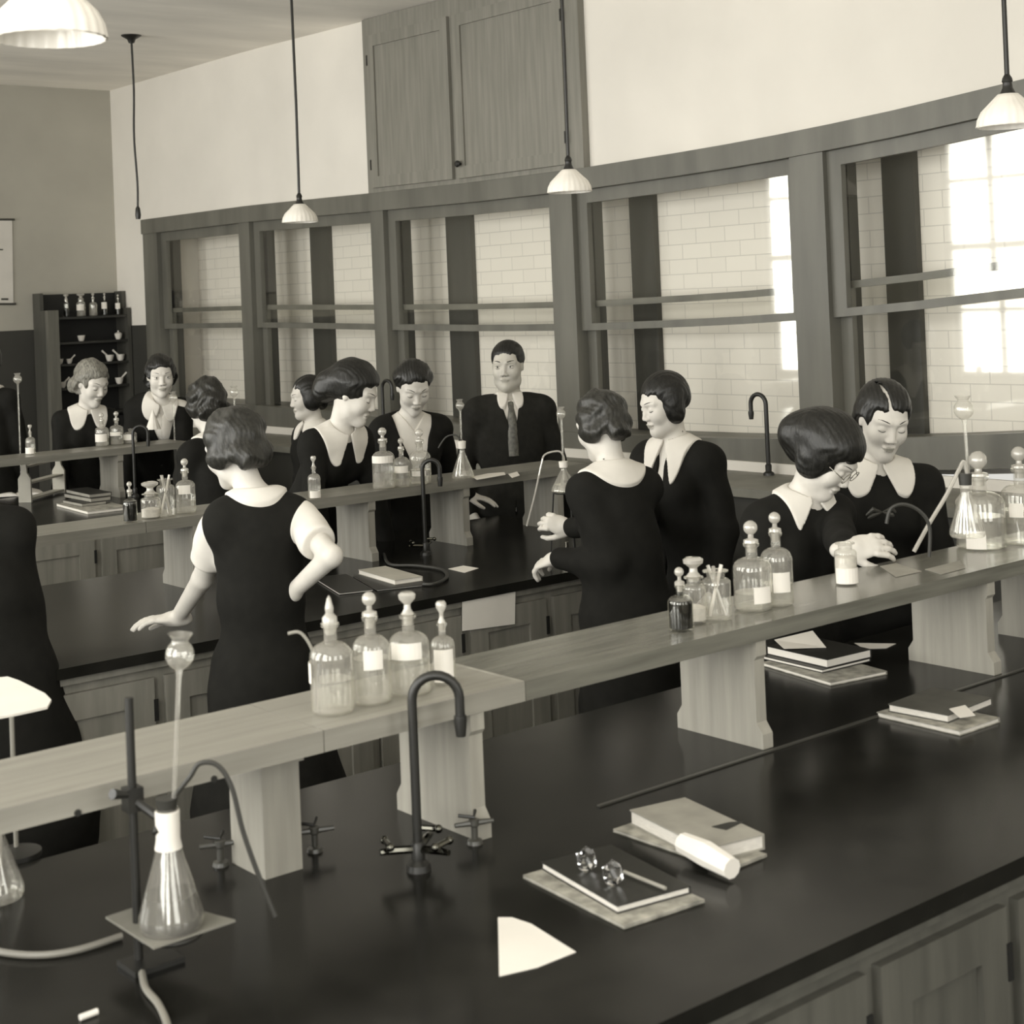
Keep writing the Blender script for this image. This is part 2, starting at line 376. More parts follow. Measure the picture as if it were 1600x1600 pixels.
# ---------------------------------------------------------------- benches and reagent shelves
def bench(name, x0, x1, yf, yb, label, wood, dark_from=None, units=.95, xoff=0):
    t = empty(name, (0, 0, 0), label=label, cat='bench', group=None)
    b = BM(); box(b, x0, x1, yf, yb, .895, .93); ob('worktop', b, bench_m, t, bevel=.004)
    b = BM(); box(b, x0+.05, x1-.05, yf+.04, yb-.04, .08, .895); ob('cabinet_body', b, wood, t)
    b = BM(); box(b, x0+.08, x1-.08, yf+.10, yb-.10, 0, .08); ob('plinth', b, slot_m, t)
    b = BM(); box(b, x0+.05, x1-.05, yf+.02, yf+.04, .87, .895); ob('top_moulding', b, wood, t)
    x = x0+.06+xoff; yy = yf+.04
    while x < x1-.2:
        w = min(units, x1-.06-x); b = BM(); z0, z1, st = .13, .84, .085
        a, c = x+.02, x+w-.02; y_, y2 = yy-.02, yy
        box(b, a, a+st, y_, y2, z0, z1); box(b, c-st, c, y_, y2, z0, z1); box(b, a+st, c-st, y_, y2, z0, z0+st); box(b, a+st, c-st, y_, y2, z1-st, z1)
        box(b, a+st, c-st, yy-.008, y2, z0+st, z1-st)
        d = ob('door', b, wood, t, bevel=.003)
        for zz in (z1-.14, z0+.08):
            b = BM(); box(b, c-.004, c+.01, y_-.004, y_, zz, zz+.07); ob('hinge', b, slot_m, d)
        xm = (a+c)/2
        for s in (-.03, .012):
            b = BM(); box(b, xm+s, xm+s+.018, yy-.012, yy-.0075, .52, .60); ob('pull_slot', b, slot_m, d)
        x += w
    return t
B1 = (-5.3, -.35, -8.83, -7.45); B2 = (-3.7, -.05, -5.85, -4.34); B3 = (-4.2, -.25, -2.63, -1.13)
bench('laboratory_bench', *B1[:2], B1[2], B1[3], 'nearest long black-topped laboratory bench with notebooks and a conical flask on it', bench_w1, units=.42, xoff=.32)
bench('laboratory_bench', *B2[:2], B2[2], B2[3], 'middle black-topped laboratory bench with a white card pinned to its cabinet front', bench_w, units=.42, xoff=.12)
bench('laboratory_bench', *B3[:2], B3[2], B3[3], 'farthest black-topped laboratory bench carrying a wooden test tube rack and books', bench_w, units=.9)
b = BM(); box(b, -2.75, -.45, -8.04, -8.03, .9305, .934); o = ob('trough_lip', b, mat('lip_worn', .05, .3), [x for x in bpy.data.objects if x.name == 'laboratory_bench'][0])
SH = [(-8.008, -7.727), (-4.98, -4.70), (-1.772, -1.49)]; ZS0, ZS1 = 1.184, 1.226
def support(parent, x, yf, yb, mt, th=.035, w=0):
    prof = []
    z0, z1 = .93, ZS0; a, c = yf+.012, yb-.02
    L_ = [(a-.018, z0), (a-.018, z0+.035), (a, z0+.06), (a, z1-.045), (a-.008, z1-.035), (a-.008, z1)]
    R2 = [(c+.008, z1), (c+.008, z1-.035), (c, z1-.045), (c, z0+.06), (c+.018, z0+.035), (c+.018, z0)]
    b = BM(); pts = L_+R2; A = [b.verts.new((x, p[0], p[1])) for p in pts]; B_ = [b.verts.new((x+th, p[0], p[1])) for p in pts]
    b.faces.new(A); b.faces.new(B_[::-1])
    for i in range(len(pts)): b.faces.new((A[i], B_[i], B_[(i+1) % len(pts)], A[(i+1) % len(pts)]))
    return ob('support', b, mt, parent, bevel=.002)
def shelf(x0, x1, k, segs, sx, label, smt, th=.035):
    yf, yb = SH[k]; t = empty('reagent_shelf', (0, 0, 0), label=label, cat='shelf')
    for (a, c, mt_) in segs:
        b = BM(); box(b, a, c, yf, yb, ZS0+.0005, ZS1); ob('board', b, mt_, t, bevel=.003)
    for x in sx: support(t, x, yf, yb, smt)
    return t
xj1 = pZ(475, 1130, ZS1)[0]; xj2 = pZ(770, 1051, ZS1)[0]
s1 = shelf(-5.2, -.55, 0, [(-5.2, xj1-.002, shelfw), (xj1, xj2-.002, shelfw), (xj2, -.55, shelfw2)], [-3.06, -2.20, -1.25, -4.6, -.8], 'long raised wooden reagent shelf on plank supports along the nearest bench', suppw)
q_ = pZ(415, 1375, .93); q2_ = pY(473, 1355, q_[1]); b = BM(); wx = q2_[0]-q_[0]; x0_, y0_ = q_[0], max(q_[1], SH[0][0]+.004)
box(b, x0_, x0_+wx, y0_, y0_+.13, .93, ZS0-.045); box(b, x0_, x0_+wx+.012, y0_-.0, y0_+.15, ZS0-.045, ZS0); ob('post_support', b, suppw, s1, bevel=.002)
b = BM(); box(b, xj2-.009, xj2-.0021, SH[0][0]+.004, SH[0][1]-.004, ZS1-.002, ZS1+.0006); ob('seam', b, suppw, s1)
for q in ((121, 1270), (334, 1217)):
    b = BM()
    p = pY(q[0], q[1], SH[0][0]); bmesh.ops.create_cone(b, segments=12, radius1=.006, radius2=.006, depth=.004, cap_ends=True, matrix=Matrix.Translation((p[0], SH[0][0]-.001, p[2]))@Matrix.Rotation(math.pi/2, 4, 'X'))
    ob('screw', b, metal_k, s1)
shelf(-3.6, -.02, 1, [(-3.6, -2.3, shelfw3), (-2.298, -.02, shelfw3)], [-2.1, -1.27, -.76, -3.1, -.2], 'raised wooden reagent shelf with bottles along the middle bench', suppw2)
p1 = pZ(112, 765, .93)[0]; p2 = pZ(222, 750, .93)[0]
shelf(-4.0, -.45, 2, [(-4.0, -.45, shelfw3)], [p1, p2, -2.9], 'raised wooden reagent shelf along the farthest bench in front of the two facing girls', suppw2)
# white card pinned on the cabinet front of the middle bench
c4 = [pY(x, y, B2[2]+.012) for x, y in ((722, 937), (805, 918), (804, 975), (722, 986))]
b = BM(); vs = [b.verts.new(tuple(q)) for q in c4]; f = b.faces.new(vs); r_ = bmesh.ops.extrude_face_region(b, geom=[f]); bmesh.ops.translate(b, verts=[v for v in r_['geom'] if isinstance(v, bmesh.types.BMVert)], vec=(0, -.002, 0))
tag(ob('notice_card', b, white), 'white rectangular card pinned to the cabinet front of the middle bench', 'card')
# lighter panel hanging below shelf 2 behind the vest girl
c4 = [pY(x, y, -4.40) for x, y in ((216, 832), (258, 829), (258, 851), (216, 856))]
b = BM(); vs = [b.verts.new(tuple(q)) for q in c4]; f = b.faces.new(vs); r_ = bmesh.ops.extrude_face_region(b, geom=[f]); bmesh.ops.translate(b, verts=[v for v in r_['geom'] if isinstance(v, bmesh.types.BMVert)], vec=(0, .012, 0))

# ---------------------------------------------------------------- implicit-surface modeller for people
def V3(*a): return np.array(a, float)
def unit(v): v = np.asarray(v, float); return v/(np.linalg.norm(v)+1e-12)
def cap(a, b, ra, rb=None, k=.02, mode='u', R=None, sq=None):
    return dict(t='c', a=np.asarray(a, float), b=np.asarray(b, float), ra=ra, rb=ra if rb is None else rb, k=k, m=mode, R=R, sq=sq)
def ell(c, r, R=None, k=.02, mode='u'):
    return dict(t='e', c=np.asarray(c, float), r=np.asarray(r, float), R=np.eye(3) if R is None else R, k=k, m=mode)
def fnp(f, c, rad, k=.004, mode='i'): return dict(t='f', f=f, c=np.asarray(c, float), rad=rad, k=k, m=mode)
def bounds(o):
    if o['t'] == 'c':
        r = max(o['ra'], o['rb'])*(1.6 if o['sq'] is not None else 1); return np.minimum(o['a'], o['b'])-r, np.maximum(o['a'], o['b'])+r
    if o['t'] == 'e': r = o['r'].max(); return o['c']-r, o['c']+r
    return o['c']-o['rad'], o['c']+o['rad']
def pdist(o, P):
    if o['t'] == 'c':
        a, b, Q = o['a'], o['b'], P
        if o['sq'] is not None:   # squash: R rows = local axes, sq = scale per axis
            S = o['R'].T@np.diag(1/np.asarray(o['sq'], float))@o['R']; Q = P@S.T; a = S@a; b = S@b
        ab = b-a; t = np.clip(((Q-a)@ab)/(ab@ab+1e-12), 0, 1); d = np.linalg.norm(Q-a-t[:, None]*ab, axis=1)-(o['ra']+(o['rb']-o['ra'])*t)
        return d*(min(o['sq']) if o['sq'] is not None else 1)
    if o['t'] == 'e':
        q = (P-o['c'])@o['R'].T; k0 = np.linalg.norm(q/o['r'], axis=1); k1 = np.linalg.norm(q/o['r']**2, axis=1)+1e-9
        return k0*(k0-1)/k1
    return o['f'](P)
def combine(D, d, o):
    k = o['k']
    if o['m'] == 'u':
        h = np.maximum(k-np.abs(D-d), 0)/k; return np.minimum(D, d)-h*h*k*.25
    if o['m'] == 's': d = -d
    h = np.maximum(k-np.abs(D-d), 0)/k; return np.maximum(D, d)+h*h*k*.25
def sdf_eval(ops, P):
    D = np.full(len(P), 1e3)
    for o in ops: D = combine(D, pdist(o, P), o)
    return D
def sdf_mesh(name, ops, h, disp=None, mt=None, parent=None):
    lo = np.min([bounds(o)[0] for o in ops if o['m'] == 'u'], axis=0)-.03; hi = np.max([bounds(o)[1] for o in ops if o['m'] == 'u'], axis=0)+.03
    B = 8; bs = h*B; nb = np.ceil((hi-lo)/bs).astype(int)+1
    g = np.stack(np.meshgrid(*[np.arange(n) for n in nb], indexing='ij'), -1).reshape(-1, 3)
    cen = lo+(g+.5)*bs; Dc = np.full(len(cen), 1e3)
    for o in ops: Dc = combine(Dc, pdist(o, cen), o)
    keep = np.abs(Dc) < bs*1.25+.012; g = g[keep]; cen = cen[keep]
    loc = np.stack(np.meshgrid(*[np.arange(B+1)]*3, indexing='ij'), -1).reshape(-1, 3)
    D = np.full((len(g), (B+1)**3), .5)
    base = lo+g*bs; off = loc*h
    for o in ops:
        bl, bh = bounds(o); mrg = .02+o['k']
        if o['m'] != 'u' and o['t'] == 'f' and o['rad'] > 5: sel = np.arange(len(g))
        else: sel = np.nonzero(np.all((base+bs > bl-mrg) & (base < bh+mrg), axis=1))[0]
        if o['m'] == 'i' and o['rad'] <= 5: sel = np.arange(len(g))
        for s in range(0, len(sel), 400):
            ss = sel[s:s+400]; P = (base[ss][:, None, :]+off[None]).reshape(-1, 3)
            D[ss] = combine(D[ss].ravel(), pdist(o, P), o).reshape(len(ss), -1)
    if disp is not None:
        for s in range(0, len(g), 400):
            P = (base[s:s+400][:, None, :]+off[None]).reshape(-1, 3); D[s:s+400] += disp(P).reshape(-1, (B+1)**3)
    D4 = D.reshape(-1, B+1, B+1, B+1); sg = D4 < 0
    cs = [sg[:, i:B+i, j:B+j, k:B+k] for i in (0, 1) for j in (0, 1) for k in (0, 1)]
    tot = sum(c.astype(np.int8) for c in cs); act = (tot > 0) & (tot < 8)
    bi, ci, cj, ck = np.nonzero(act)
    gi = g[bi]*B+np.stack([ci, cj, ck], 1); NN = nb*B+2
    key = (gi[:, 0].astype(np.int64)*NN[1]+gi[:, 1])*NN[2]+gi[:, 2]
    order = np.argsort(key); key = key[order]; gi = gi[order]; bi, ci, cj, ck = bi[order], ci[order], cj[order], ck[order]
    cv = np.stack([D4[bi, ci+i, cj+j, ck+k] for i in (0, 1) for j in (0, 1) for k in (0, 1)], 1)
    cp = np.array([(i, j, k) for i in (0, 1) for j in (0, 1) for k in (0, 1)], float)
    acc = np.zeros((len(key), 3)); cnt = np.zeros(len(key))
    for a in range(8):
        for c in range(a+1, 8):
            if bin(a ^ c).count('1') != 1: continue
            va, vc = cv[:, a], cv[:, c]; x = (va < 0) != (vc < 0); t = np.where(x, va/np.where(x, va-vc, 1), 0)
            acc += np.where(x[:, None], cp[a]+t[:, None]*(cp[c]-cp[a]), 0); cnt += x
    verts = lo+(gi+acc/np.maximum(cnt, 1)[:, None])*h
    quads = []; str_ = np.array([NN[1]*NN[2], NN[2], 1], np.int64)
    c0 = cv[:, 0] < 0
    for ax, idx in ((0, 4), (1, 2), (2, 1)):
        c1 = cv[:, idx] < 0; x = c0 != c1; u, v = (ax+1) % 3, (ax+2) % 3
        kk = key[x]; fl = c0[x]; ids = [np.nonzero(x)[0]]; ok = np.ones(len(kk), bool)
        for st in (str_[u], str_[u]+str_[v], str_[v]):
            j = np.searchsorted(key, kk-st); j = np.minimum(j, len(key)-1); ok &= key[j] == kk-st; ids.append(j)
        q = np.stack(ids, 1)[ok]; fl = fl[ok]; q[~fl] = q[~fl][:, ::-1]; quads.append(q)
    Q = np.concatenate(quads)
    me = bpy.data.meshes.new(name); me.vertices.add(len(verts)); me.vertices.foreach_set('co', verts.ravel())
    me.loops.add(len(Q)*4); me.loops.foreach_set('vertex_index', Q.ravel().astype(np.int32))
    me.polygons.add(len(Q)); me.polygons.foreach_set('loop_start', np.arange(0, len(Q)*4, 4, dtype=np.int32))
    me.update(calc_edges=True); me.polygons.foreach_set('use_smooth', np.ones(len(Q), bool)); me.validate()
    return link(name, me, mt, parent)
def Rrows(x, y, z): return np.array([x, y, z], float)
def headframe(alpha, pitch, roll, px):
    vd = ray(px, 560); vd[2] = 0; vd = unit(vd); rr = V3(vd[1], -vd[0], 0)
    a = math.radians(alpha); F = unit(-vd*math.cos(a)+rr*math.sin(a)); U = V3(0, 0, 1); L = np.cross(U, F)
    L = np.cross(U, F)      # person's left
    p = math.radians(pitch); F2 = F*math.cos(p)-U*math.sin(p); U2 = U*math.cos(p)+F*math.sin(p)
    q = math.radians(roll); L2 = L*math.cos(q)-U2*math.sin(q); U3 = U2*math.cos(q)+L*math.sin(q)
    return L2, F2, U3
def ik(S, Wt, l1, l2, pole):
    d = Wt-S; D = np.linalg.norm(d); D2 = min(D, (l1+l2)*.995); dn = d/D
    a = (l1*l1-l2*l2+D2*D2)/(2*D2); h = math.sqrt(max(l1*l1-a*a, 0)); p = unit(pole-(pole@dn)*dn)
    return S+dn*a+p*h, S+dn*D2
def hand_ops(w, fdir, ndir, side, s=1, curl=.35, spread=.06, thumb=.5):
    """w wrist; fdir towards fingers; ndir back of the hand; side +1 thumb on cross(ndir,fdir) side"""
    x = unit(fdir); z = unit(ndir-(ndir@x)*x); y = np.cross(z, x)*side; R = Rrows(x, y, z)
    def T(p): return w+s*(p[0]*x+p[1]*y+p[2]*z)
    ops = [ell(T((.045, .0, 0)), V3(.052, .039, .015)*s, R, .012), cap(T((-.03, 0, 0)), T((.02, 0, 0)), .022*s, .024*s, .02)]
    for i in range(4):
        y0 = .029-.0195*i; ln = (.068, .076, .070, .054)[i]; ang = 0; p = V3(.082-(0, -.004, 0, .008)[i], y0, 0); segs = (.44, .32, .24)
        for j in range(3):
            ang += curl*(1.0, 1.15, .8)[j]; q = p+ln*segs[j]*V3(math.cos(ang), (1.5-i)*spread*math.cos(ang), -math.sin(ang))
            ops.append(cap(T(p), T(q), (.0098-.001*j)*s, (.0088-.001*j)*s, .004 if j == 0 else .003)); p = q
    a = V3(.012, .026, -.006); b_ = a+V3(.032, .022*thumb*2, -.012); c = b_+V3(.028, .008*thumb*2, -.008-.02*curl); d = c+V3(.022, -.002, -.006-.015*curl)
    ops += [cap(T(a), T(b_), .014*s, .0115*s, .008), cap(T(b_), T(c), .0115*s, .010*s, .003), cap(T(c), T(d), .010*s, .008*s, .003)]
    return ops
def head_ops(H, hf, s, man=False):
    L, F, U = hf; R = Rrows(L, F, U)
    def T(x, y, z): return H+s*(x*L+y*F+z*U)
    E = lambda c, r, k=.02, m='u': ell(T(*c), V3(*r)*s, R, k*s, m)
    C = lambda a, b, ra, rb, k=.01, m='u': cap(T(*a), T(*b), ra*s, rb*s, k*s, m)
    ops = [E((0, -.016, .032), (.074, .094, .084), .03), E((0, .024, -.028), (.060, .062, .075), .04)]
    j = .010 if man else 0
    ops += [C((-.034-j*.6, .018, -.078), (0, .064, -.098), .020+j*.5, .018+j*.4, .03), C((.034+j*.6, .018, -.078), (0, .064, -.098), .020+j*.5, .018+j*.4, .03)]
    for sg in (-1, 1):
        ops += [E((sg*.036, .056, -.030), (.024, .022, .026), .025), C((sg*.012, .082, .024), (sg*.046, .062, .022), .009, .009, .014)]
    for sg in (-1, 1): ops.append(E((sg*.032, .096, .001), (.019, .020, .011), .016, 's'))
    for sg in (-1, 1): ops.append(E((sg*.032, .071, -.001), (.0145, .013, .0115), .004))
    ops += [C((0, .080, .012), (0, .099, -.031), .006, .0092, .012), E((.011, .091, -.036), (.009, .011, .0075), .006), E((-.011, .091, -.036), (.009, .011, .0075), .006)]
    ops += [E((0, .083, -.061), (.024, .012, .0062), .006), E((0, .081, -.072), (.019, .012, .0072), .005)]
    for sg in (-1, 1): ops.append(E((sg*.073, -.008, -.006), (.007, .014, .025), .008))
    return ops
def person(spec):
    g = spec.get; s = g('s', 1.); hs = g('hs', 1.); man = g('man', False)
    H = pD(g('head')[0], g('head')[1], g('D')); hf = headframe(g('alpha'), g('pitch', 15), g('roll', 0), g('head')[0])
    ba = g('body', g('alpha')); L, F, U0 = headframe(ba, 0, 0, g('head')[0])
    Lh, Fh, Uh = hf
    nb = H-Uh*.118*hs-V3(0, 0, .034)*s-F*g('neckback', .02)+_r*g('side', 0)       # neck base
    hip = V3(nb[0]-F[0]*g('lean', .05), nb[1]-F[1]*g('lean', .05), .88*s)
    if g('hipY') is not None: hip[1] = g('hipY')
    U = unit(nb-hip); Ft = unit(F-(F@U)*U); Lt = L; R = Rrows(Lt, Ft, U); TL = np.linalg.norm(nb-hip)
    sw = g('sw', .140)*s
    chest = hip+U*(TL-.17*s)+Ft*.005; waist = hip+U*(TL*.40)
    sd = .078 if not man else .07; shL = nb-U*sd*s+Lt*sw; shR = nb-U*sd*s-Lt*sw
    rise = g('rise', 0); shL = shL+U*rise
    root = empty('person', (hip[0], hip[1], 0), label=g('label'), cat='person')
    def rel(o): o.location = (-hip[0], -hip[1], 0); return o
    # arms
    arms = {}
    for key, sh, sg in (('L', shL, 1), ('R', shR, -1)):
        tgt = g('hand'+key); pole = g('pole'+key)
        if tgt is None: tgt = sh+Ft*(.16 if g('hipY') is not None or g('fwd') else .05)*s+Lt*sg*.04*s-V3(0, 0, .478)*s
        pole = (Lt*sg*.5-V3(0, 0, 1)-Ft*.4) if pole is None else np.asarray(pole, float)
        e, w = ik(sh, np.asarray(tgt, float), .265*s, .235*s, pole); arms[key] = (sh, e, w)
    neck = [cap(nb-U*.05*s, H-Uh*.05*hs-Fh*.018*hs, .050*s*(1.12 if man else 1), .045*hs*(1.15 if man else 1), .03)]
    def torso(o, extra=0):
        w = 1.06 if man else g('tw', .93)
        T_ = [ell(chest, V3(.142*w+o, .100+o, .165+o)*s, R, .05), ell(waist, V3(.118*w+o+extra, .088+o+extra, .14)*s, R, .08),
              ell(hip, V3(.158*w+o+extra, .115+o+extra, .13)*s, R, .06), cap(shL-Lt*.02-U*.012, shR+Lt*.02-U*.012, (.048+o)*s, None, .05),
              cap(nb-U*.03*s, shL-U*.004, (.036+o*.6)*s, (.041+o)*s, .06), cap(nb-U*.03*s, shR-U*.004, (.036+o*.6)*s, (.041+o)*s, .06)]
        if not man and g('bust', 1):
            for sg in (-1, 1): T_.append(ell(chest+Ft*.068*s+Lt*sg*.062*s+U*.0, V3(.056+o*.5, .05+o*.5, .058+o*.5)*s, R, .05))
        return T_
    def armop(key, o, upto=1., upper_only=False):
        sh, e, w = arms[key]; A = [cap(sh, e, (.042+o)*s, (.035+o)*s, .03)]
        if not upper_only: A.append(cap(e, e+(w-e)*upto, (.036+o)*s, (.026+(.0 if upto > .98 else .006)*0+o*.9)*s, .015))
        return A
    feetF = V3(F[0], F[1], 0)
    body = torso(0)+neck+armop('L', -.002)+armop('R', -.002)+head_ops(H, hf, hs, man)
    for sg in (-1, 1):
        hp = hip+Lt*sg*.085*s-V3(0, 0, .04); kn = V3(hip[0], hip[1], .47*s)+Lt*sg*.085*s+F*.01; an = V3(hip[0], hip[1], .08*s)+Lt*sg*.08*s
        body += [cap(hp, kn, .075*s, .05*s, .04), cap(kn, an, .05*s, .034*s, .02), cap(an-V3(0, 0, .045*s), an+feetF*.14*s-V3(0, 0, .05*s), .032*s, .028*s, .02)]
    for key in ('L', 'R'):
        hd = g('hd'+key); sh, e, w = arms[key]; sg = 1 if key == 'L' else -1
        if hd is None: hd = dict()
        fd = hd.get('f', unit(w-e)); nd = hd.get('n', V3(0, 0, 1) if abs(unit(w-e)[2]) < .8 else Lt*sg)
        body += hand_ops(w+unit(w-e)*.01, np.asarray(fd, float), np.asarray(nd, float), -sg*hd.get('flip', 1), s*.98, hd.get('curl', .3), hd.get('spread', .05))
    h = g('h', .005)
    sk = skin_d if man else skin_m
    bo = rel(sdf_mesh('body', body, h, mt=[sk, skin_l], parent=root))
    me = bo.data; n = len(me.polygons); c = np.zeros(n*3); me.polygons.foreach_get('center', c); c = (c.reshape(-1, 3)-H)
    loc = np.stack([c@Lh, c@Fh, c@Uh], 1)/hs
    smile = g('smile', 0)
    zc = -.066+smile*.25*loc[:, 0]**2*20
    lip = (loc[:, 1] > .07) & ((loc[:, 0]/.021)**2+((loc[:, 2]-zc)/.0085)**2 < 1)
    me.polygons.foreach_set('material_index', lip.astype(np.int32))
    # facial lines following the skin
    hops = head_ops(H, hf, hs, man)
    def surf(x, z, out=.0015):
        ys = np.linspace(.14, .02, 90); P = H+hs*(x*Lh+ys[:, None]*Fh+z*Uh); d = sdf_eval(hops, P); k = np.nonzero(d < 0)[0]
        y = ys[k[0]] if len(k) else .06
        return H+hs*(x*Lh+(y+out)*Fh+z*Uh)
    if g('face', True):
        dn = g('lids', True)
        for sg in (-1, 1):
            b = BM(); xs = np.linspace(.016, .050, 7)
            tube(b, [surf(sg*x, .0255+.005*math.sin((x-.014)/.04*math.pi*.75), -.0004) for x in xs], [k_*hs*(1.5 if man else 1) for k_ in (.0010, .0017, .0019, .0018, .0015, .0011, .0005)], 6)
            rel(ob('eyebrow', b, hair_k if g('hair') is hair_k else brow_m, root, smooth=True))
            b = BM(); xs = np.linspace(.0185, .046, 8); zz = -.0045 if dn else .0045
            bow = -.004 if dn else .0035
            tube(b, [surf(sg*x, zz+bow*math.sin((x-.0185)/.0275*math.pi), .0005) for x in xs], [.0006*hs]+[.0014*hs]*6+[.0009*hs], 6)
            ey = rel(ob('eyelashes', b, eye_d, root, smooth=True))
            if not dn:
                q = surf(sg*.032+g('gaze', 0), .0015, -.0034); b = BM(); bmesh.ops.create_uvsphere(b, u_segments=14, v_segments=10, radius=.0050*hs, matrix=Matrix.Translation(q)); rel(ob('eye', b, eye_d, root, smooth=True))
                b = BM(); tube(b, [surf(sg*x, -.0045-.002*math.sin((x-.0185)/.0275*math.pi), .0003) for x in xs], .0009*hs, 6); rel(ob('lower_lid', b, brow_m, root, smooth=True))
        b = BM(); xs = np.linspace(-.022, .022, 9)
        tube(b, [surf(x, -.0665+smile*9*x*x, .0) for x in xs], [.0005*hs]+[.0010*hs]*7+[.0005*hs], 6); rel(ob('mouth_line', b, eye_d if man else brow_m, root, smooth=True))
        b = BM()
        for sg in (-1, 1): bmesh.ops.create_uvsphere(b, u_segments=8, v_segments=6, radius=.0026*hs, matrix=Matrix.Translation(surf(sg*.0075, -.043, -.001)))
        rel(ob('nostrils', b, brow_m, root, smooth=True))
    # hair
    hops2 = []
    def E(c, r, k=.02, m='u'): hops2.append(ell(H+hs*(c[0]*Lh+c[1]*Fh+c[2]*Uh), V3(*r)*hs, Rrows(Lh, Fh, Uh), k*hs, m))
    def C(a, b, ra, rb, k=.01, m='u'): hops2.append(cap(H+hs*(a[0]*Lh+a[1]*Fh+a[2]*Uh), H+hs*(b[0]*Lh+b[1]*Fh+b[2]*Uh), ra*hs, rb*hs, k*hs, m))
    vol = g('vol', 0); E((0, -.022, .038), (.083+vol, .100+vol, .088+vol), .02)
    for e_ in g('locks', []):
        if len(e_[0]) == 3 and len(e_[1]) == 3 and len(e_) >= 3 and e_[2] == 'c': C(e_[0], e_[1], e_[3], e_[4], .012)
        else: E(e_[0], e_[1], .025)
    hl = g('hairline', .076)
    E((0, .115, hl-.118), (.066, .085, .115), .012, 's'); E((0, .125, hl-.085), (.060, .085, .080), .015, 's')
    for sg in (-1, 1): E((sg*.052, .088, hl-.035), (.020, .040, .026), .015, 's')
    if not g('coverears', False):
        for sg in (-1, 1): E((sg*.085, .012, -.035), (.03, .034, .045), .012, 's')
    if g('parting') is not None:
        xa, xb = g('parting'); pp = []
        for y in np.linspace(.088, -.045, 9):
            t = (.088-y)/.133; x = xa+(xb-xa)*t; zq = 1-(x/.074)**2-((y+.016)/.098)**2; pp.append((x, y, .032+.084*math.sqrt(max(zq, .02))+.005))
        for a_, b_ in zip(pp, pp[1:]): C(a_, b_, .0065, .0065, .004, 's')
    amp = g('wave', .0015); fq = g('wfreq', 70)
    def dsp(P):
        q = P-H; a = q@Lh; b_ = q@Fh; c_ = q@Uh
        return amp*(np.sin(fq*1.3*c_+2.2*np.sin(31*a+20*b_)+9*b_)*.7+np.sin(fq*1.5*a+2.5*np.sin(40*c_)+25*b_)*.35+np.sin(fq*1.1*b_+2*np.sin(33*a+24*c_))*.35)+.0009*np.sin(420*a+3*np.sin(60*c_)+90*b_)
    rel(sdf_mesh('hair', hops2, g('hh', .0045), dsp, g('hair', hair_k), root))
    # clothes
    km = g('cloth', cloth_k)
    def wr(P): return .0022*(np.sin(P[:, 2]*38+P[:, 0]*31)+np.sin(P[:, 1]*45-P[:, 2]*22))
    style = g('style', 'dress'); hem = V3(hip[0], hip[1], .36)
    def skirt(o, r0=g('sk', (.15, .21))[0], r1=g('sk', (.15, .21))[1]): return [cap(V3(*waist[:2], waist[2]-.03), hem+V3(0, 0, r1*.0+.12), (r0+o)*s, (r1+o)*s, .06, R=Rrows(Lt, F, V3(0, 0, 1)), sq=(1., .74, 1.)),
        fnp(lambda P: (.36-P[:, 2]), hip, 9, .004, 'i')]
    def r3(P): return np.linalg.norm((P-(nb+Ft*.012-U*.012*s))*1.0, axis=1)
    def az(P): q = P-nb; return np.arctan2(q@Lt, q@Ft)      # 0 = front
    cth, cno = g('tips', (.62, .135)), g('notch', .075)
    def Rc(P, base=.108):
        a = np.abs(az(P)); tip = cth[1]; w = cth[0]
        return (base+(tip-base)*np.exp(-((a-w)/.33)**2)+(cno-tip)*np.exp(-(a/(w*.38))**2))*s
    NK = lambda r=.060, d=0: fnp(lambda P: -(np.linalg.norm(P-nb-U*((P-nb)@U)[:, None]-Ft*.008, axis=1)-r*s), nb, 9, .006, 'i')
    def vcut(wd, dep, y0=.0):  # V neckline: wedge open at the front of the chest
        def f(P):
            q = P-nb; l = np.abs(q@Lt); f_ = q@Ft; u = (q@U); return -(np.maximum(l-(wd*s)*np.clip((u+dep*s)/(dep*s), 0, 2.2), -(f_-.0)))
        return fnp(f, nb, 9, .006, 'i')
    def topcut(o=.0): return fnp(lambda P: (P-nb)@U-.012*s-o, nb, 9, .008, 'i')
    h2 = g('h', .005)*1.15
    if style == 'vest':
        bl = torso(.008)+[NK()]
        for key in ('L', 'R'):
            sh, e, w = arms[key]; bl.append(cap(sh+unit(e-sh)*.035+Lt*(.012 if key == 'L' else -.012), sh+(e-sh)*.62, .050*s, .060*s, .03)); bl.append(fnp((lambda P, a=sh+(e-sh)*.80, n_=unit(e-sh), c_=sh+(e-sh)*.62: np.where(np.linalg.norm(P-c_, axis=1) < .13, (P-a)@n_+.028, -1)), nb, 9, .004, 'i'))
        rel(sdf_mesh('blouse', bl, h2, wr, cloth_w, root))
        vs_ = torso(.016)
        vs_ = [o for o in vs_ if not (o['t'] == 'c')]+[cap(shL-Lt*.022-U*.014, shR+Lt*.022-U*.014, .068*s, None, .05)]+[cap(nb-U*.03*s, (shL-Lt*.008*s if sg > 0 else shR+Lt*.008*s)-U*.004, .050*s, .060*s, .05) for sg in (1, -1)]
        vs_ += skirt(.0)+[NK(.075)]
        rel(sdf_mesh('vest_dress', vs_, h2, wr, km, root))
    elif style == 'cardigan' or style == 'suit':
        rel(sdf_mesh('shirt' if man else 'blouse', torso(.008)+[NK(.058), topcut(.01)]+([vcut(.045, .06)] if not man else []), h2, None, cloth_w, root))
        jk = torso(.020, .012)+armop('L', .016, .93)+armop('R', .016, .93)
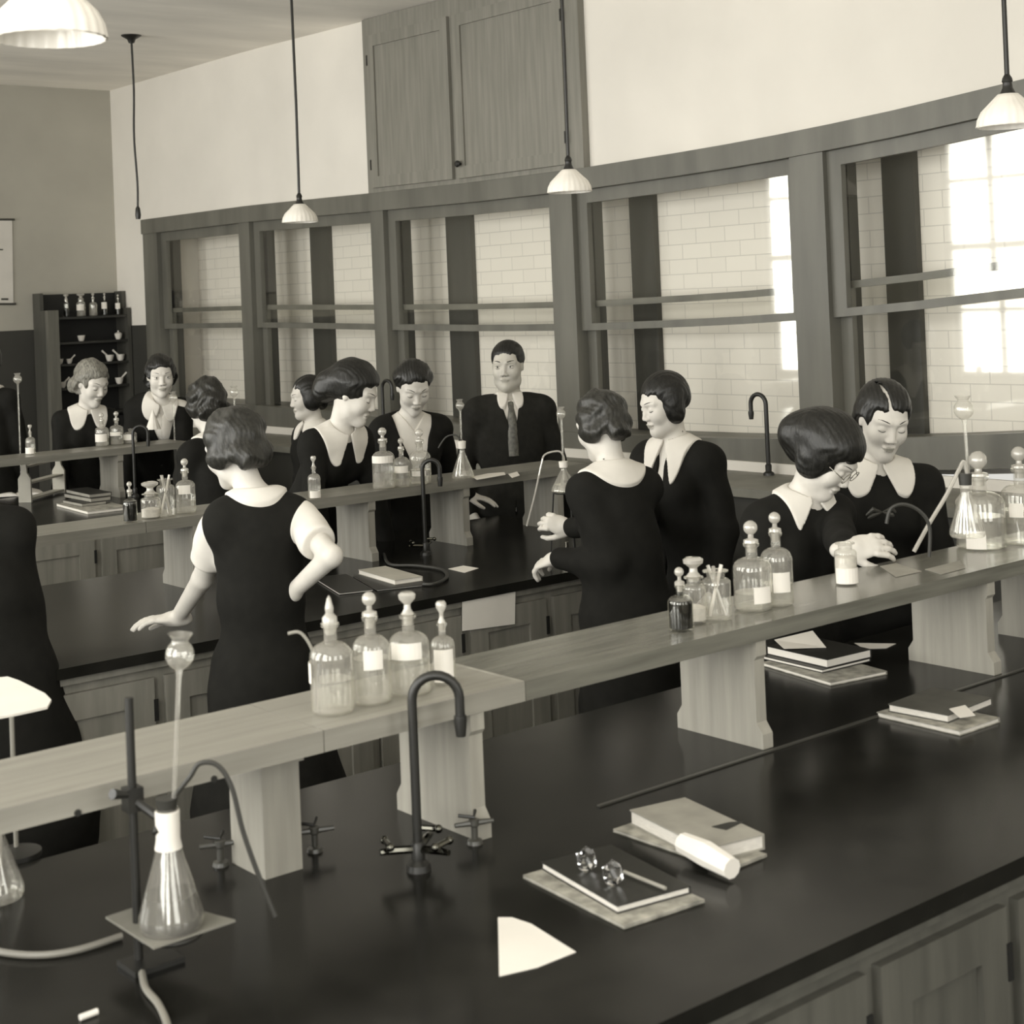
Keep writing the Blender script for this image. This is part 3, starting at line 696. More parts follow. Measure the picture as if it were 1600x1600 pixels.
        if not man: jk += skirt(.012)
        else:
            jk += [cap(hip, hip-V3(0, 0, .12), .17*s, .175*s, .05, R=Rrows(Lt, F, V3(0, 0, 1)), sq=(1, .75, 1))]
        jk += [NK(.066), topcut(.0), vcut(g('vw', .075), g('vd', .26))]
        rel(sdf_mesh('jacket' if man else 'cardigan', jk, h2, wr, km, root))
        if man:
            tr = []
            for sg in (-1, 1): tr.append(cap(hip+Lt*sg*.085*s-V3(0, 0, .06), V3(hip[0], hip[1], .06)+Lt*sg*.085*s, .098*s, .075*s, .03))
            rel(sdf_mesh('trousers', tr, .009, None, km, root))
            b = BM(); a0 = nb+Ft*.075*s-U*.035*s
            pts = [nb+Ft*(.066+f_)*s-U*u_*s for f_, u_ in ((0, .035), (.022, .055), (.038, .10), (.046, .16), (.048, .22), (.05, .28))]
            tube(b, pts, [.018*s, .013*s, .022*s, .027*s, .028*s, .028*s], 12)
            rel(ob('necktie', b, tie_m, root, smooth=True))
    else:
        dr = torso(.012, g('fat', .004))+armop('L', .014, g('sleeve', .95))+armop('R', .014, g('sleeve', .95))+skirt(.0)+[NK(.064)]
        if g('vcut'): dr.append(vcut(*g('vcut')))
        rel(sdf_mesh('dress', dr, h2, wr, km, root))
    if g('collar', True):
        base = g('crad', .108)
        rl = r3
        outer = torso(.025 if style in ('vest',) else .029 if style in ('cardigan', 'suit') else .021)
        inner = torso(.004)
        def shell(P): return np.maximum(sdf_eval(outer, P), -sdf_eval(inner, P))
        rad = .2*s
        def region(P): return rl(P)-Rc(P, base)
        gap = g('cgap', .007)
        def slit(P): q = P-nb; return -(np.maximum(np.abs(q@Lt)-gap-np.clip(-(q@U), 0, 1)*g('cv', .35), -(q@Ft)))
        ops = [dict(t='f', f=lambda P: np.maximum(shell(P), region(P)), c=nb, rad=rad, k=.001, m='u')]+[fnp(slit, nb, 9, .003, 'i'), fnp(lambda P: -(np.linalg.norm(P-nb-U*((P-nb)@U)[:, None]-Ft*.010, axis=1)-.052*s), nb, 9, .004, 'i'), fnp(lambda P: (P-nb)@U-.022*s, nb, 9, .004, 'i')]
        if style in ('cardigan', 'suit') and man: pass
        rel(sdf_mesh('collar', ops, .0042, None, cloth_w, root))
    b = BM()
    for sg in (-1, 1):
        an = V3(hip[0], hip[1], .0)+Lt*sg*.08*s; bmesh.ops.create_uvsphere(b, u_segments=14, v_segments=8, radius=1, matrix=Matrix.Translation(tuple(an+feetF*.05*s+V3(0, 0, .045)))@Matrix(((feetF[0]*.14*s, Lt[0]*.05*s, 0, 0), (feetF[1]*.14*s, Lt[1]*.05*s, 0, 0), (0, 0, .045, 0), (0, 0, 0, 1))))
    rel(ob('shoes', b, metal_k, root, smooth=True))
    return dict(root=root, H=H, hf=hf, hs=hs, nb=nb, L=Lt, F=Ft, U=U, hip=hip, surf=surf, arms=arms, s=s)

bob = [((.066, -.012, -.02), (.026, .052, .062)), ((-.066, -.012, -.02), (.026, .052, .062)), ((0, -.075, -.03), (.066, .045, .062))]
curls = [((.070, -.015, -.015), (.030, .055, .055)), ((-.070, -.015, -.015), (.030, .055, .055)), ((0, -.085, -.035), (.070, .045, .060)), ((.04, -.09, -.055), (.04, .035, .04)), ((-.04, -.09, -.055), (.04, .035, .04))]
PEOPLE = []
#PEOPLE_BEGIN
def P_(**k): PEOPLE.append(k)
P_(head=(-24, 562), D=9.9, alpha=165, pitch=10, s=1.12, hs=1.15, label='person in dark dress with white collar at far left behind the farthest bench', locks=curls, face=False, h=.007, lean=.1)
P_(head=(144, 598), D=9.9, alpha=38, pitch=24, body=12, s=1.06, hs=1.15, label='fair-haired girl in a white collar looking down behind the farthest bench', hair=hair_l, locks=curls, wave=.003, vol=.004, hipY=-.92, h=.0055, tips=(.7, .15), crad=.115)
P_(head=(251, 587), D=9.9, alpha=6, pitch=8, body=-5, s=1.04, hs=1.08, label='dark-haired smiling girl in white blouse and dark cardigan behind the farthest bench', hair=hair_k, locks=curls, wave=.003, vol=.004, style='cardigan', hipY=-.94, h=.0055, smile=.8, lids=False, vw=.085, vd=.3, tips=(.7, .13))
P_(head=(322, 633), D=8.35, alpha=-160, pitch=15, body=-150, s=1.02, hs=1.12, label='curly-haired girl seen from behind at the end of the farthest bench', hair=hair_b, locks=curls+[((0, -.11, .0), (.06, .04, .05))], wave=.006, vol=.008, face=False, lean=.12, h=.0065, coverears=True)
P_(head=(480, 620), D=8.8, alpha=-78, pitch=8, body=-60, s=1.0, hs=.98, label='girl in left profile with parted dark hair, partly hidden behind the smiling girl', hair=hair_k, locks=bob, lean=.03, h=.006, parting=(.015, .02), coverears=True, wave=.001)
P_(head=(553, 614), D=7.1, alpha=72, pitch=24, body=42, s=1.04, hs=1.13, label='smiling girl in a wide white scalloped collar leaning over the middle bench', hair=hair_k, vol=.008, wave=.0015, hipY=-4.14, smile=.9, h=.005, coverears=True, sk=(.14, .17),
   locks=[((0, -.10, .0), (.062, .07, .055)), ((0, -.12, -.045), (.055, .05, .045)), ((.03, -.02, .06), (.06, .09, .07))], tips=(.55, .165), crad=.13, hairline=.074)
P_(head=(646, 604), D=7.6, alpha=14, pitch=30, body=12, s=1.02, hs=1.03, label='girl in white blouse and open dark cardigan looking down behind the middle shelf', hair=hair_k, locks=[((0, -.09, .04), (.05, .045, .045)), ((.05, -.03, .04), (.045, .05, .05)), ((-.05, -.03, .04), (.045, .05, .05))], wave=.003, style='cardigan', hipY=-4.14, smile=.5, h=.005, collar=False, vw=.10, vd=.28,
   handL=tuple(pZ(736, 782, .99)), hdL=dict(f=tuple(_r*1.0-V3(0, 0, .12)-_f*.2), n=(0, 0, 1), curl=.22), poleL=(-.3, .5, -.6), hh=.0042)
P_(head=(793, 571), D=8.2, alpha=-12, pitch=4, body=6, s=1.09, hs=1.06, man=True, label='man in a dark suit and patterned tie standing by the windows', hair=hair_k, style='suit', lids=False, lean=.0, wave=.0008, vd=.22, vw=.05, tips=(.45, .105), crad=.07, notch=.05, sw=.160, cloth=cloth_k2, h=.005, hairline=.082, hh=.004, gaze=-.001, bust=0)
P_(head=(362, 700), D=4.95, alpha=-140, pitch=20, body=-172, s=1.0, hs=.96, label='girl in black pinafore and white short-sleeved blouse, seen from behind at the middle bench', hair=hair_b, locks=curls+[((-.03, -.06, .04), (.06, .06, .06))], wave=.005, wfreq=55, vol=.008, style='vest', face=False, h=.0045, lean=.03, tips=(.5, .12), crad=.098, sw=.118, tw=.86, sk=(.118, .25), side=.045, coverears=True,
   handL=tuple(pZ(272, 978, .985)), hdL=dict(f=tuple(-_r-.1*_f), n=(0, 0, 1), curl=.28, spread=.08), poleL=tuple(_r*.9-_f*.5+V3(0, 0, -.3)),
   handR=tuple(pD(452, 930, 4.85)), poleR=tuple(_r*.6-_f*.6+V3(0, 0, .3)), hdR=dict(f=tuple(-_r*.8+_f*.5-V3(0, 0, .4)), curl=.5))
P_(head=(938, 664), D=5.6, alpha=-135, pitch=18, body=-150, s=1.0, coverears=True, hs=.98, label='girl in a wide white collar seen from behind, holding a wire at the middle bench', hair=hair_b, locks=curls[:2]+[((0, -.085, -.02), (.065, .045, .06)), ((.03, -.105, -.04), (.04, .03, .035))], wave=.005, vol=.003, h=.0045, lean=.08, tips=(.5, .12), crad=.125, sw=.125, tw=.88, cloth=cloth_k,
   handL=tuple(pD(872, 872, 5.55)), hdL=dict(f=tuple(-_r*.7+_f*.5-V3(0, 0, .35)), n=tuple(V3(0, 0, 1)-_f*.4), curl=.55), poleL=tuple(-_f*.3+V3(0, 0, -1)+_r*.3),
   handR=tuple(pD(893, 825, 5.95)), hdR=dict(f=tuple(-_r*1.+_f*.1+V3(0, 0, .3)), n=tuple(-_f+V3(0, 0, .4)), curl=.6), poleR=tuple(_r*.5-V3(0, 0, 1)))
P_(head=(1036, 630), D=6.1, alpha=-62, pitch=16, body=-38, s=1.02, hs=.98, label='girl with a smooth dark bob and long pointed white collar, looking down to the left', hair=hair_k, locks=[((.064, -.01, -.025), (.026, .045, .06)), ((-.064, -.01, -.025), (.026, .045, .06)), ((0, -.075, .0), (.062, .04, .05))], wave=.001, wfreq=40, h=.0045, lean=.05, tips=(.42, .19), crad=.11, notch=.09, coverears=True, vcut=(.03, .22), hh=.004, sw=.150,
   handR=tuple(pD(1006, 872, 5.85)), hdR=dict(f=tuple(-V3(0, 0, 1)-_r*.4)))
P_(head=(1294, 712), D=4.8, alpha=66, pitch=42, body=38, s=1.0, hs=1.0, label='dark-haired girl in glasses and a dark jacket bending over the nearest shelf', hair=hair_k, locks=bob+[((0, -.07, .03), (.085, .08, .075)), ((-.03, .02, .06), (.055, .055, .05)), ((0, -.12, -.01), (.07, .06, .07))], vol=.014, wave=.001, h=.0045, sk=(.14, .17), hipY=-7.2, coverears=True, tips=(.45, .14), crad=.10, cgap=.012, cv=.7, hairline=.06, glasses=True,
   handL=tuple(pD(1330, 876, 4.30)), hdL=dict(f=tuple(_r*.95+V3(0, 0, .15)-_f*.1), n=tuple(-_f*.8+V3(0, 0, .6)), curl=.42, flip=1), poleL=tuple(_f*.2-V3(0, 0, 1)-_r*.2))
P_(head=(1381, 655), D=5.1, alpha=20, pitch=22, roll=6, body=12, s=1.04, hs=1.0, label='girl with sleek parted dark hair and a bow below her white collar', hair=hair_k, locks=[((0, -.095, -.02), (.068, .045, .055)), ((-.066, -.022, -.01), (.028, .055, .05)), ((.066, -.03, -.0), (.026, .05, .045))], vol=.003, wave=.0006, h=.0045, sk=(.14, .17), hipY=-7.2, tips=(.75, .14), crad=.11, notch=.10, hh=.004, hairline=.078, sw=.155, cv=.5, bow=True,
   parting=(-.012, -.036))
P_(head=(-62, 712), D=4.9, alpha=175, pitch=10, body=172, s=1.05, hs=1.0, label='person in a long dark dress at the left edge, head out of view', hair=hair_k, locks=curls, face=False, h=.007, lean=.02, fat=.03, sk=(.22, .37), tw=1.2, sw=.15,
   handR=tuple(pD(12, 1120, 4.95)), hdR=dict(f=(0, 0, -1), curl=.5))
#PEOPLE_END
PR = []
for sp in PEOPLE: PR.append(person(sp))
def pr(i, u): return PR[i]
# spectacles and bow
for sp, p in zip(PEOPLE, PR):
    rt = p['root']; hip = p['hip']; Lh, Fh, Uh = p['hf']; H = p['H']; hs = p['hs']
    if sp.get('glasses'):
        b = BM()
        for sg in (-1, 1):
            c = H+hs*(sg*.032*Lh+.096*Fh-.002*Uh); pts = [c+hs*(.021*math.cos(t)*Lh+.018*math.sin(t)*Uh) for t in np.linspace(0, 2*math.pi, 21)]
            tube(b, pts, .0013, 6, cap=False); tube(b, [c+hs*sg*.021*Lh, H+hs*(sg*.074*Lh+.07*Fh+.006*Uh), H+hs*(sg*.08*Lh+.0*Fh+.006*Uh)], .0013, 6)
        tube(b, [H+hs*(-.011*Lh+.098*Fh), H+hs*(.011*Lh+.098*Fh)], .0013, 6)
        o = ob('spectacles', b, brass, rt); o.location = (-hip[0], -hip[1], 0)
    if sp.get('bow'):
        nb, L_, F_, U_ = p['nb'], p['L'], p['F'], p['U']; c = nb+F_*.125-U_*.135; b = BM()
        for sg in (-1, 1):
            for k_ in (0, 1):
                tube(b, [c, c+L_*sg*.03+U_*(.012-.02*k_)+F_*.006, c+L_*sg*.055-U_*.012*(1+k_)], [.003, .009, .003], 8)
        o = ob('ribbon_bow', b, mat('ribbon', .05, .5), rt, smooth=True); o.location = (-hip[0], -hip[1], 0)

# ---------------------------------------------------------------- glassware
def bottle(loc, h, r, label, stopper='ball', liquid=.45, lab=None, dark=False, group=None, wide=False, name='reagent_bottle', cat='bottle', face=None, powderfill=0, cyl=False, rz=None, rods=0):
    t = empty(name, loc, label=label, cat=cat, group=group)
    hb = h*(.60 if not wide else .72); nr = r*(.30 if not wide else .62); sh = h*(.10 if not wide else .06)
    b = BM(); nh = h*(.17 if not wide else .14)
    pr_ = [(0, .002), (r*.9, 0), (r, .006), (r, hb-sh)]+[(r-(r-nr)*(1-math.cos(a)), hb-sh+(sh*1.3)*math.sin(a)) for a in np.linspace(.25, math.pi/2, 6)]
    zt = hb-sh+sh*1.3; pr_ += [(nr, zt+nh*.7), (nr*1.4, zt+nh*.85), (nr*1.42, zt+nh), (nr*.8, zt+nh)]
    lathe(b, pr_, 32); ob('glass_body', b, pane_m if dark else glass_m, t, smooth=True)
    if liquid:
        b = BM(); zl = hb*liquid; lathe(b, [(0, .006), (r*.93, .006), (r*.94, zl), (0, zl)], 28); ob('liquid', b, liq_k if dark else liq_m, t, smooth=True)
    if powderfill:
        b = BM(); zl = hb*powderfill; lathe(b, [(0, .006), (r*.93, .006), (r*.94, zl), (r*.4, zl+.006), (0, zl+.002)], 28); ob('powder', b, powder, t, smooth=True)
    z0 = zt+nh; b = BM()
    if stopper == 'ball':
        k = nr*1.25; lathe(b, [(nr*.75, -nh*.6), (nr*.8, 0), (nr*1.35, .003), (nr*1.3, .01), (nr*.5, .014), (nr*.5, .02)]+[(k*math.sin(a), .022+k-k*math.cos(a)) for a in np.linspace(.4, math.pi, 8)], 20)
    elif stopper == 'flat':
        lathe(b, [(nr*.75, -nh*.6), (nr*.8, 0), (nr*1.1, .002), (nr*.6, .012), (nr*.55, .022), (nr*1.4, .034), (nr*1.45, .042), (nr*1.0, .047), (0, .047)], 20)
    elif stopper == 'point':
        lathe(b, [(nr*.75, -nh*.6), (nr*1.2, 0), (nr*1.15, .012), (nr*.6, .02), (nr*.7, .03), (nr*.3, .05), (0, .056)], 20)
    if stopper: ob('stopper', b, stop_m, t, smooth=True, loc=None).location = (0, 0, z0); 
    else: b.free()
    if lab:
        z0_, z1_, a0, a1 = lab; fa = math.atan2(-_f[1], -_f[0]) if face is None else face; b = BM(); R_ = r+.0012; vs = []
        for k in range(9):
            a = fa+a0+(a1-a0)*k/8; vs.append([b.verts.new((rr*math.cos(a), rr*math.sin(a), z)) for rr in (R_, R_+.0006) for z in (z0_*h, z1_*h)])
        for p, q in zip(vs, vs[1:]):
            b.faces.new((p[2], p[3], q[3], q[2])); b.faces.new((p[0], q[0], q[1], p[1])); b.faces.new((p[1], q[1], q[3], p[3])); b.faces.new((p[0], p[2], q[2], q[0]))
        ob('label', b, white, t)
    for i in range(rods):
        a = i*2.4+.5; b = BM(); tube(b, [(r*.6*math.cos(a), r*.6*math.sin(a), .008), (-r*.5*math.cos(a), -r*.5*math.sin(a), h*.97)], .0045, 8); ob('glass_rod', b, white if i % 2 else stop_m, t, smooth=True)
    return t
Z1 = ZS1+.0008
def onshelf(x, y, k=0, off=None):
    """stand at pixel (x,y) on the top of shelf k, kept on the board"""
    p = pZ(x, y, Z1); yf, yb = SH[k]; return p
def sb(px, ybase, ytop, wpx, k, label, **kw):
    p = onshelf(px, ybase, k); d = ppm(p); yf, yb = SH[k]; rr = wpx/2/d
    yy = min(max(p[1]+rr*.8, yf+rr+.005), yb-rr-.002)
    p2 = pY(px, ybase, yy); x = p2[0]; q = np.array([x, yy, Z1]); d = ppm(q)
    return bottle(tuple(q), (ybase-ytop)/d*kw.pop('hf', .93), wpx/2/d, label, **kw)
sb(521, 1120, 935, 68, 0, 'leftmost of the four clear bottles on the nearest shelf, with a pointed stopper', stopper='point', liquid=.5, lab=(.0, .01, 0, .1) if 0 else (.28, .46, -1.9, -1.0))
sb(583, 1104, 926, 60, 0, 'second clear bottle from the left on the nearest shelf, with a round glass stopper', stopper='ball', liquid=.7, lab=(.34, .52, -.3, .7))
sb(642, 1090, 927, 64, 0, 'third clear bottle from the left on the nearest shelf, its label high', stopper='flat', liquid=.55, lab=(.38, .55, -.9, .7))
sb(694, 1072, 947, 39, 0, 'slim clear bottle with a large white label behind the near swan-neck tap', stopper='flat', liquid=.4, lab=(.05, .48, -.7, .9))
sb(1065, 989, 897, 40, 0, 'small bottle of dark liquid on the nearest shelf', stopper='ball', liquid=.92, dark=True)
sb(1087, 976, 890, 36, 0, 'small wide-mouthed jar just behind the dark liquid bottle on the nearest shelf', wide=True, stopper='flat', powderfill=.4, liquid=0)
sb(1121, 972, 880, 46, 0, 'wide open jar holding glass rods on the nearest shelf', wide=True, stopper=None, liquid=0, rods=3, name='rod_jar', cat='jar')
sb(1178, 958, 822, 60, 0, 'broad clear bottle with a square white label right of the rod jar', stopper='ball', liquid=.35, lab=(.1, .30, -.1, .9))
sb(1216, 950, 800, 50, 0, 'taller clear bottle with a round stopper behind the broad one right of the rod jar', stopper='ball', liquid=.4, lab=(.16, .38, -.4, .7))
sb(1323, 916, 838, 35, 0, 'open jar of white powder with a white label beside a hand on the nearest shelf', wide=True, stopper=None, liquid=0, powderfill=.8, lab=(.03, .36, -1.2, 1.2), name='powder_jar', cat='jar')
sb(1534, 860, 712, 76, 0, 'large clear bottle with a white label at the right end of the nearest shelf', stopper='ball', liquid=.6, lab=(.02, .22, -.9, -.1))
sb(1598, 855, 700, 62, 0, 'large clear bottle cut by the right edge of the picture', stopper='ball', liquid=.6, lab=(.30, .45, -.9, -.2))
sb(204, 817, 755, 22, 1, 'small bottle of dark liquid at the left of the middle shelf', stopper='ball', liquid=.95, dark=True)
sb(236, 811, 757, 30, 1, 'squat wide-necked jar with white contents on the middle shelf', wide=True, stopper='flat', liquid=0, powderfill=.45, hf=.8)
sb(260, 808, 737, 28, 1, 'tall open jar with crossed glass rods on the middle shelf', wide=True, stopper=None, liquid=0, rods=3, name='rod_jar', cat='jar')
sb(291, 803, 716, 31, 1, 'clear stoppered bottle left of the girl in the pinafore on the middle shelf', stopper='ball', liquid=.4, lab=(.38, .55, -.5, .7))
sb(492, 785, 720, 20, 1, 'slim stoppered bottle alone on the middle shelf below the smiling girl', stopper='flat', liquid=.3, lab=(.02, .2, -.6, 1.2))
sb(601, 773, 674, 36, 1, 'front left bottle of the three clustered on the middle shelf, label across its shoulder', stopper='ball', liquid=.45, lab=(.44, .56, -1.1, 1.0))
sb(629, 766, 688, 25, 1, 'small middle bottle of the three clustered on the middle shelf', stopper='ball', liquid=.5, lab=(.3, .45, -.9, .9))
sb(658, 762, 675, 34, 1, 'right bottle of the three clustered on the middle shelf, label near its base', stopper='ball', liquid=.45, lab=(.16, .26, -.8, .6))
sb(48, 710, 665, 15, 2, 'small stoppered bottle alone at the left of the farthest shelf', stopper='flat', liquid=.3, lab=(.02, .25, -1, 1))
sb(160, 695, 643, 21, 2, 'left bottle of the three on the farthest shelf, large white label', stopper='ball', liquid=.5, lab=(.15, .40, -1, 1))
sb(183, 693, 641, 21, 2, 'middle bottle of the three on the farthest shelf', stopper='ball', liquid=.3, lab=(.3, .42, -1, .8))
sb(204, 691, 660, 20, 2, 'right bottle of the three on the farthest shelf, under a folded white paper cone', stopper=None, liquid=.3, lab=(.2, .5, -1, .8))
p = onshelf(204, 689, 2); b = BM(); lathe(b, [(.045, 0), (.047, 0), (.002, .12), (0, .12)], 12, (p[0], SH[2][0]+.08, Z1+(31/ppm(p))*.93*.80-.006)); tag(ob('filter_paper_cone', b, white), 'folded white paper cone standing in the right bottle on the farthest shelf', 'paper cone')

def tubeobj(name, pts, r, mt, label=None, cat=None, parent=None, n=6):
    b = BM(); tube(b, smoothpts(pts, n), r, 8); o = ob(name, b, mt, parent, smooth=True)
    if label: tag(o, label, cat)
    return o
def thistle(bm, top, bot, rb, rs):
    """thistle funnel: bulb with a flared mouth at top, stem to bot"""
    T_ = Vector(top); B_ = Vector(bot); d = (T_-B_); Ln = d.length; M = Matrix.Translation(B_)@d.to_track_quat('Z', 'Y').to_matrix().to_4x4()
    prof = [(rs, 0), (rs, Ln-rb*3.0), (rs*1.6, Ln-rb*2.5)]+[(rb*math.sin(a), Ln-rb*1.45-rb*1.05*math.cos(a)) for a in np.linspace(.5, 2.5, 8)]+[(rb*.55, Ln-rb*.45), (rb*.85, Ln)]
    lathe(bm, prof, 20, M=M)
def erlen(bm, c, h, r, nr):
    lathe(bm, [(0, .001), (r*.92, 0), (r, h*.05), (r*.97, h*.12), (nr*1.05, h*.72), (nr, h*.78), (nr, h*.96), (nr*1.2, h)], 28, c)
Pa = lambda x, y, D: tuple(pD(x, y, D))
# near retort apparatus
fb = pY(268, 1448, -8.13); Df = (fb-CP)@_f
st = empty('retort_stand', (0, 0, 0), label='black iron retort stand holding the conical flask and its clamp on the nearest bench', cat='stand')
rb_ = pY(213, 1400, -8.065); Dr = (rb_-CP)@_f; rod0 = V3(rb_[0], rb_[1], .93); z_top = pD(219, 1090, Dr)
b = BM(); tube(b, [tuple(rod0), (rod0[0], rod0[1], z_top[2])], .0075, 10); ob('rod', b, metal_k, st, smooth=True)
b = BM(); box(b, rod0[0]-.03, rod0[0]+.06, rod0[1]-.05, rod0[1]+.02, .93, .939); ob('stand_base', b, metal_k, st, bevel=.003)
fz = fb[2]; fc = V3(fb[0], fb[1], fz); fh = (1448-1262)/(FPX/Df)*1.0; fr_ = 51/(FPX/Df)
b = BM(); cz = .93+.04
tube(b, [tuple(rod0+V3(0, 0, .04)), (fc[0], fc[1], fz-.012)], .006, 8); pts = [(fc[0]+.05*math.cos(t), fc[1]+.05*math.sin(t), fz-.011) for t in np.linspace(0, 2*math.pi, 21)]; tube(b, pts, .004, 6, cap=False); ob('ring', b, metal_k, st, smooth=True)
nk = V3(fc[0], fc[1], fz+fh*.80); cl = V3(rod0[0], rod0[1], pD(215, 1248, Dr)[2])
b = BM(); box(b, cl[0]-.014, cl[0]+.014, cl[1]-.014, cl[1]+.014, cl[2]-.02, cl[2]+.02); tube(b, [tuple(cl), tuple(V3(nk[0], nk[1], cl[2]-.035)*.8+cl*.2), tuple(nk+V3(-.02, .0, .0))], .008, 8)
tube(b, [tuple(cl+V3(-.015, -.01, .012)), tuple(cl+V3(-.045, -.02, .022))], [.006, .009], 8); ob('clamp', b, metal_k, st, smooth=True)
wp = empty('square_pad', (fc[0], fc[1], fz-.004), rz=.35, label='pale square heat-proof pad under the near conical flask', cat='pad')
cs_ = [pZ(x, y, fz-.002) for x, y in ((165, 1432), (248, 1405), (368, 1437), (240, 1480))]
bpy.data.objects.remove(wp); b = BM(); vt = [b.verts.new(tuple(c)) for c in cs_]; f = b.faces.new(vt); r_ = bmesh.ops.extrude_face_region(b, geom=[f]); bmesh.ops.translate(b, verts=[v for v in r_['geom'] if isinstance(v, bmesh.types.BMVert)], vec=(0, 0, -.004))
tag(ob('heat_pad', b, pad_m), 'pale square heat-proof pad under the near conical flask', 'pad')
fl = empty('conical_flask', tuple(fc), label='conical flask with white paper round its neck and a thistle funnel, nearest bench', cat='flask')
b = BM(); erlen(b, (0, 0, 0), fh, fr_, .0165); ob('glass_body', b, glass_t, fl, smooth=True)
b = BM(); lathe(b, [(0, .004), (fr_*.9, .004), (fr_*.94, fh*.1), (fr_*.78, fh*.28), (0, fh*.28)], 28); ob('liquid', b, mat('grey_liquid', .06, .15), fl, smooth=True)
b = BM(); lathe(b, [(fr_*.42, fh*.66), (.020, fh*.74), (.0205, fh*.97), (.018, fh*.975)], 24); ob('paper_sleeve', b, white, fl, smooth=True)
b = BM(); lathe(b, [(0, fh*.96), (.0145, fh*.96), (.019, fh*1.08), (0, fh*1.08)], 20); ob('stopper', b, rubber, fl, smooth=True)
tb = pD(282, 990, Df); b = BM(); thistle(b, (tb[0]-fc[0], tb[1]-fc[1], tb[2]-fz), (0.004, 0, fh*.5), .024, .0042); ob('thistle_funnel', b, glass_t, fl, smooth=True)
h0 = V3(.008, 0, fh*1.05)
pts = [h0]+[pD(x, y, Df)-fc for x, y in ((296, 1215), (312, 1193), (340, 1196), (362, 1230), (380, 1300), (405, 1370), (430, 1432))]
tubeobj('delivery_tube', pts, .0042, rubber, parent=fl)
# pale hose loop and lower hose, left
tubeobj('rubber_hose', [pZ(x, y, .937) for x, y in ((-60, 1470), (0, 1487), (60, 1492), (120, 1484), (190, 1462))], .006, rubber_l, 'pale hose curving over the nearest bench at the left edge', 'hose')
tubeobj('rubber_hose', [pZ(x, y, .937) for x, y in ((222, 1520), (228, 1545), (248, 1570), (262, 1604), (262, 1640))], .006, rubber_l, 'short hose end below the heat pad at the bottom edge', 'hose')
b = BM(); a, c = pZ(125, 1590, .936), pZ(152, 1580, .936); tube(b, [tuple(a), tuple(c)], .005, 8); tag(ob('chalk_stub', b, white, smooth=True), 'small white chalk stub on the near bench at the lower left', 'chalk')
# left edge flask
fb2 = pZ(-8, 1402, .932); D2 = (fb2-CP)@_f
fl2 = empty('conical_flask', (fb2[0], fb2[1], .9305), label='conical flask cut by the left edge of the picture on the nearest bench', cat='flask')
b = BM(); erlen(b, (0, 0, 0), .19, .055, .014); ob('glass_body', b, glass_t, fl2, smooth=True)
b = BM(); tube(b, [(.01, 0, .01), (.018, 0, .2)], .004, 8); ob('glass_rod', b, stop_m, fl2, smooth=True)
b = BM(); tube(b, [(-.02, .01, .02), (.012, .01, .2)], .004, 8); ob('glass_rod', b, stop_m, fl2, smooth=True)
# white plate on a rod behind the shelf at the left edge
Dp = 3.18; q0 = pD(18, 1120, Dp)
sp_ = empty('ring_stand', (0, 0, 0), label='thin stand carrying a white triangular plate at the left edge behind the nearest shelf', cat='stand')
b = BM(); tube(b, [(q0[0], q0[1], .93), (q0[0], q0[1], q0[2])], .005, 8); ob('rod', b, rubber_l, sp_, smooth=True)
b = BM(); lathe(b, [(0, .93), (.05, .93), (.05, .94), (.008, .95), (0, .95)], 20, (q0[0], q0[1], 0)); ob('stand_base', b, metal_k, sp_, smooth=True)
zz = q0[2]+.004; pl = [pZ(x, y, zz) for x, y in ((-80, 1092), (-20, 1060), (12, 1057), (30, 1063), (70, 1083), (80, 1093), (74, 1104), (20, 1116), (-60, 1130))]
b = BM(); vt = [b.verts.new(tuple(c)) for c in pl]; f = b.faces.new(vt); r_ = bmesh.ops.extrude_face_region(b, geom=[f]); bmesh.ops.translate(b, verts=[v for v in r_['geom'] if isinstance(v, bmesh.types.BMVert)], vec=(0, 0, -.005)); ob('plate', b, white, sp_)
_g = pY(492, 1110, -7.87); _D = (_g-CP)@_f
tubeobj('bent_tube', [_g]+[pD(x, y, _D) for x, y in ((493, 1060), (492, 1030), (483, 1005), (468, 988), (450, 990))], .0035, rubber_l, 'thin bent tube rising beside the leftmost bottle on the nearest shelf', 'tube')
# near swan-neck tap
q = pY(652, 1300, -8.055); tb_ = pD(676, 1056, (q-CP)@_f)
tap('swan_neck_tap', (q[0], q[1], .93), tb_[2]-.93, .092, tuple(_r*V3(1, 1, 0)), .0095, 'black swan-neck tap rising in front of the nearest shelf', valves=3)
q = pZ(742, 1318, .93); 
gt = empty('gas_cock', (q[0], q[1], .93), label='low double gas cock at the foot of the shelf support near the black tap', cat='gas tap')
b = BM(); lathe(b, [(0, 0), (.022, 0), (.02, .01), (.009, .014), (.009, .045), (.014, .05), (.014, .065), (0, .07)], 16); tube(b, [(-.05, .02, .055), (0, 0, .055), (.05, -.02, .055)], [.006, .009, .006], 8); gt.scale = (.75, .75, .75); ob('cock_body', b, metal_d, gt, smooth=True)
b = BM(); tube(b, [(-.03, .03, .075), (0, 0, .07), (.02, .02, .08)], .005, 8); ob('lever', b, metal_k, gt, smooth=True)
def gascock(x, y, z, label, k=1):
    q = pZ(x, y, z); g2 = copy_tree(gt); g2.location = (q[0], q[1], z); g2['label'] = label; return g2
gascock(492, 1330, .93, 'low gas cock in the shade beside the left plank support of the nearest shelf')
gascock(345, 1352, .93, 'low gas cock left of the left plank support behind the conical flask')
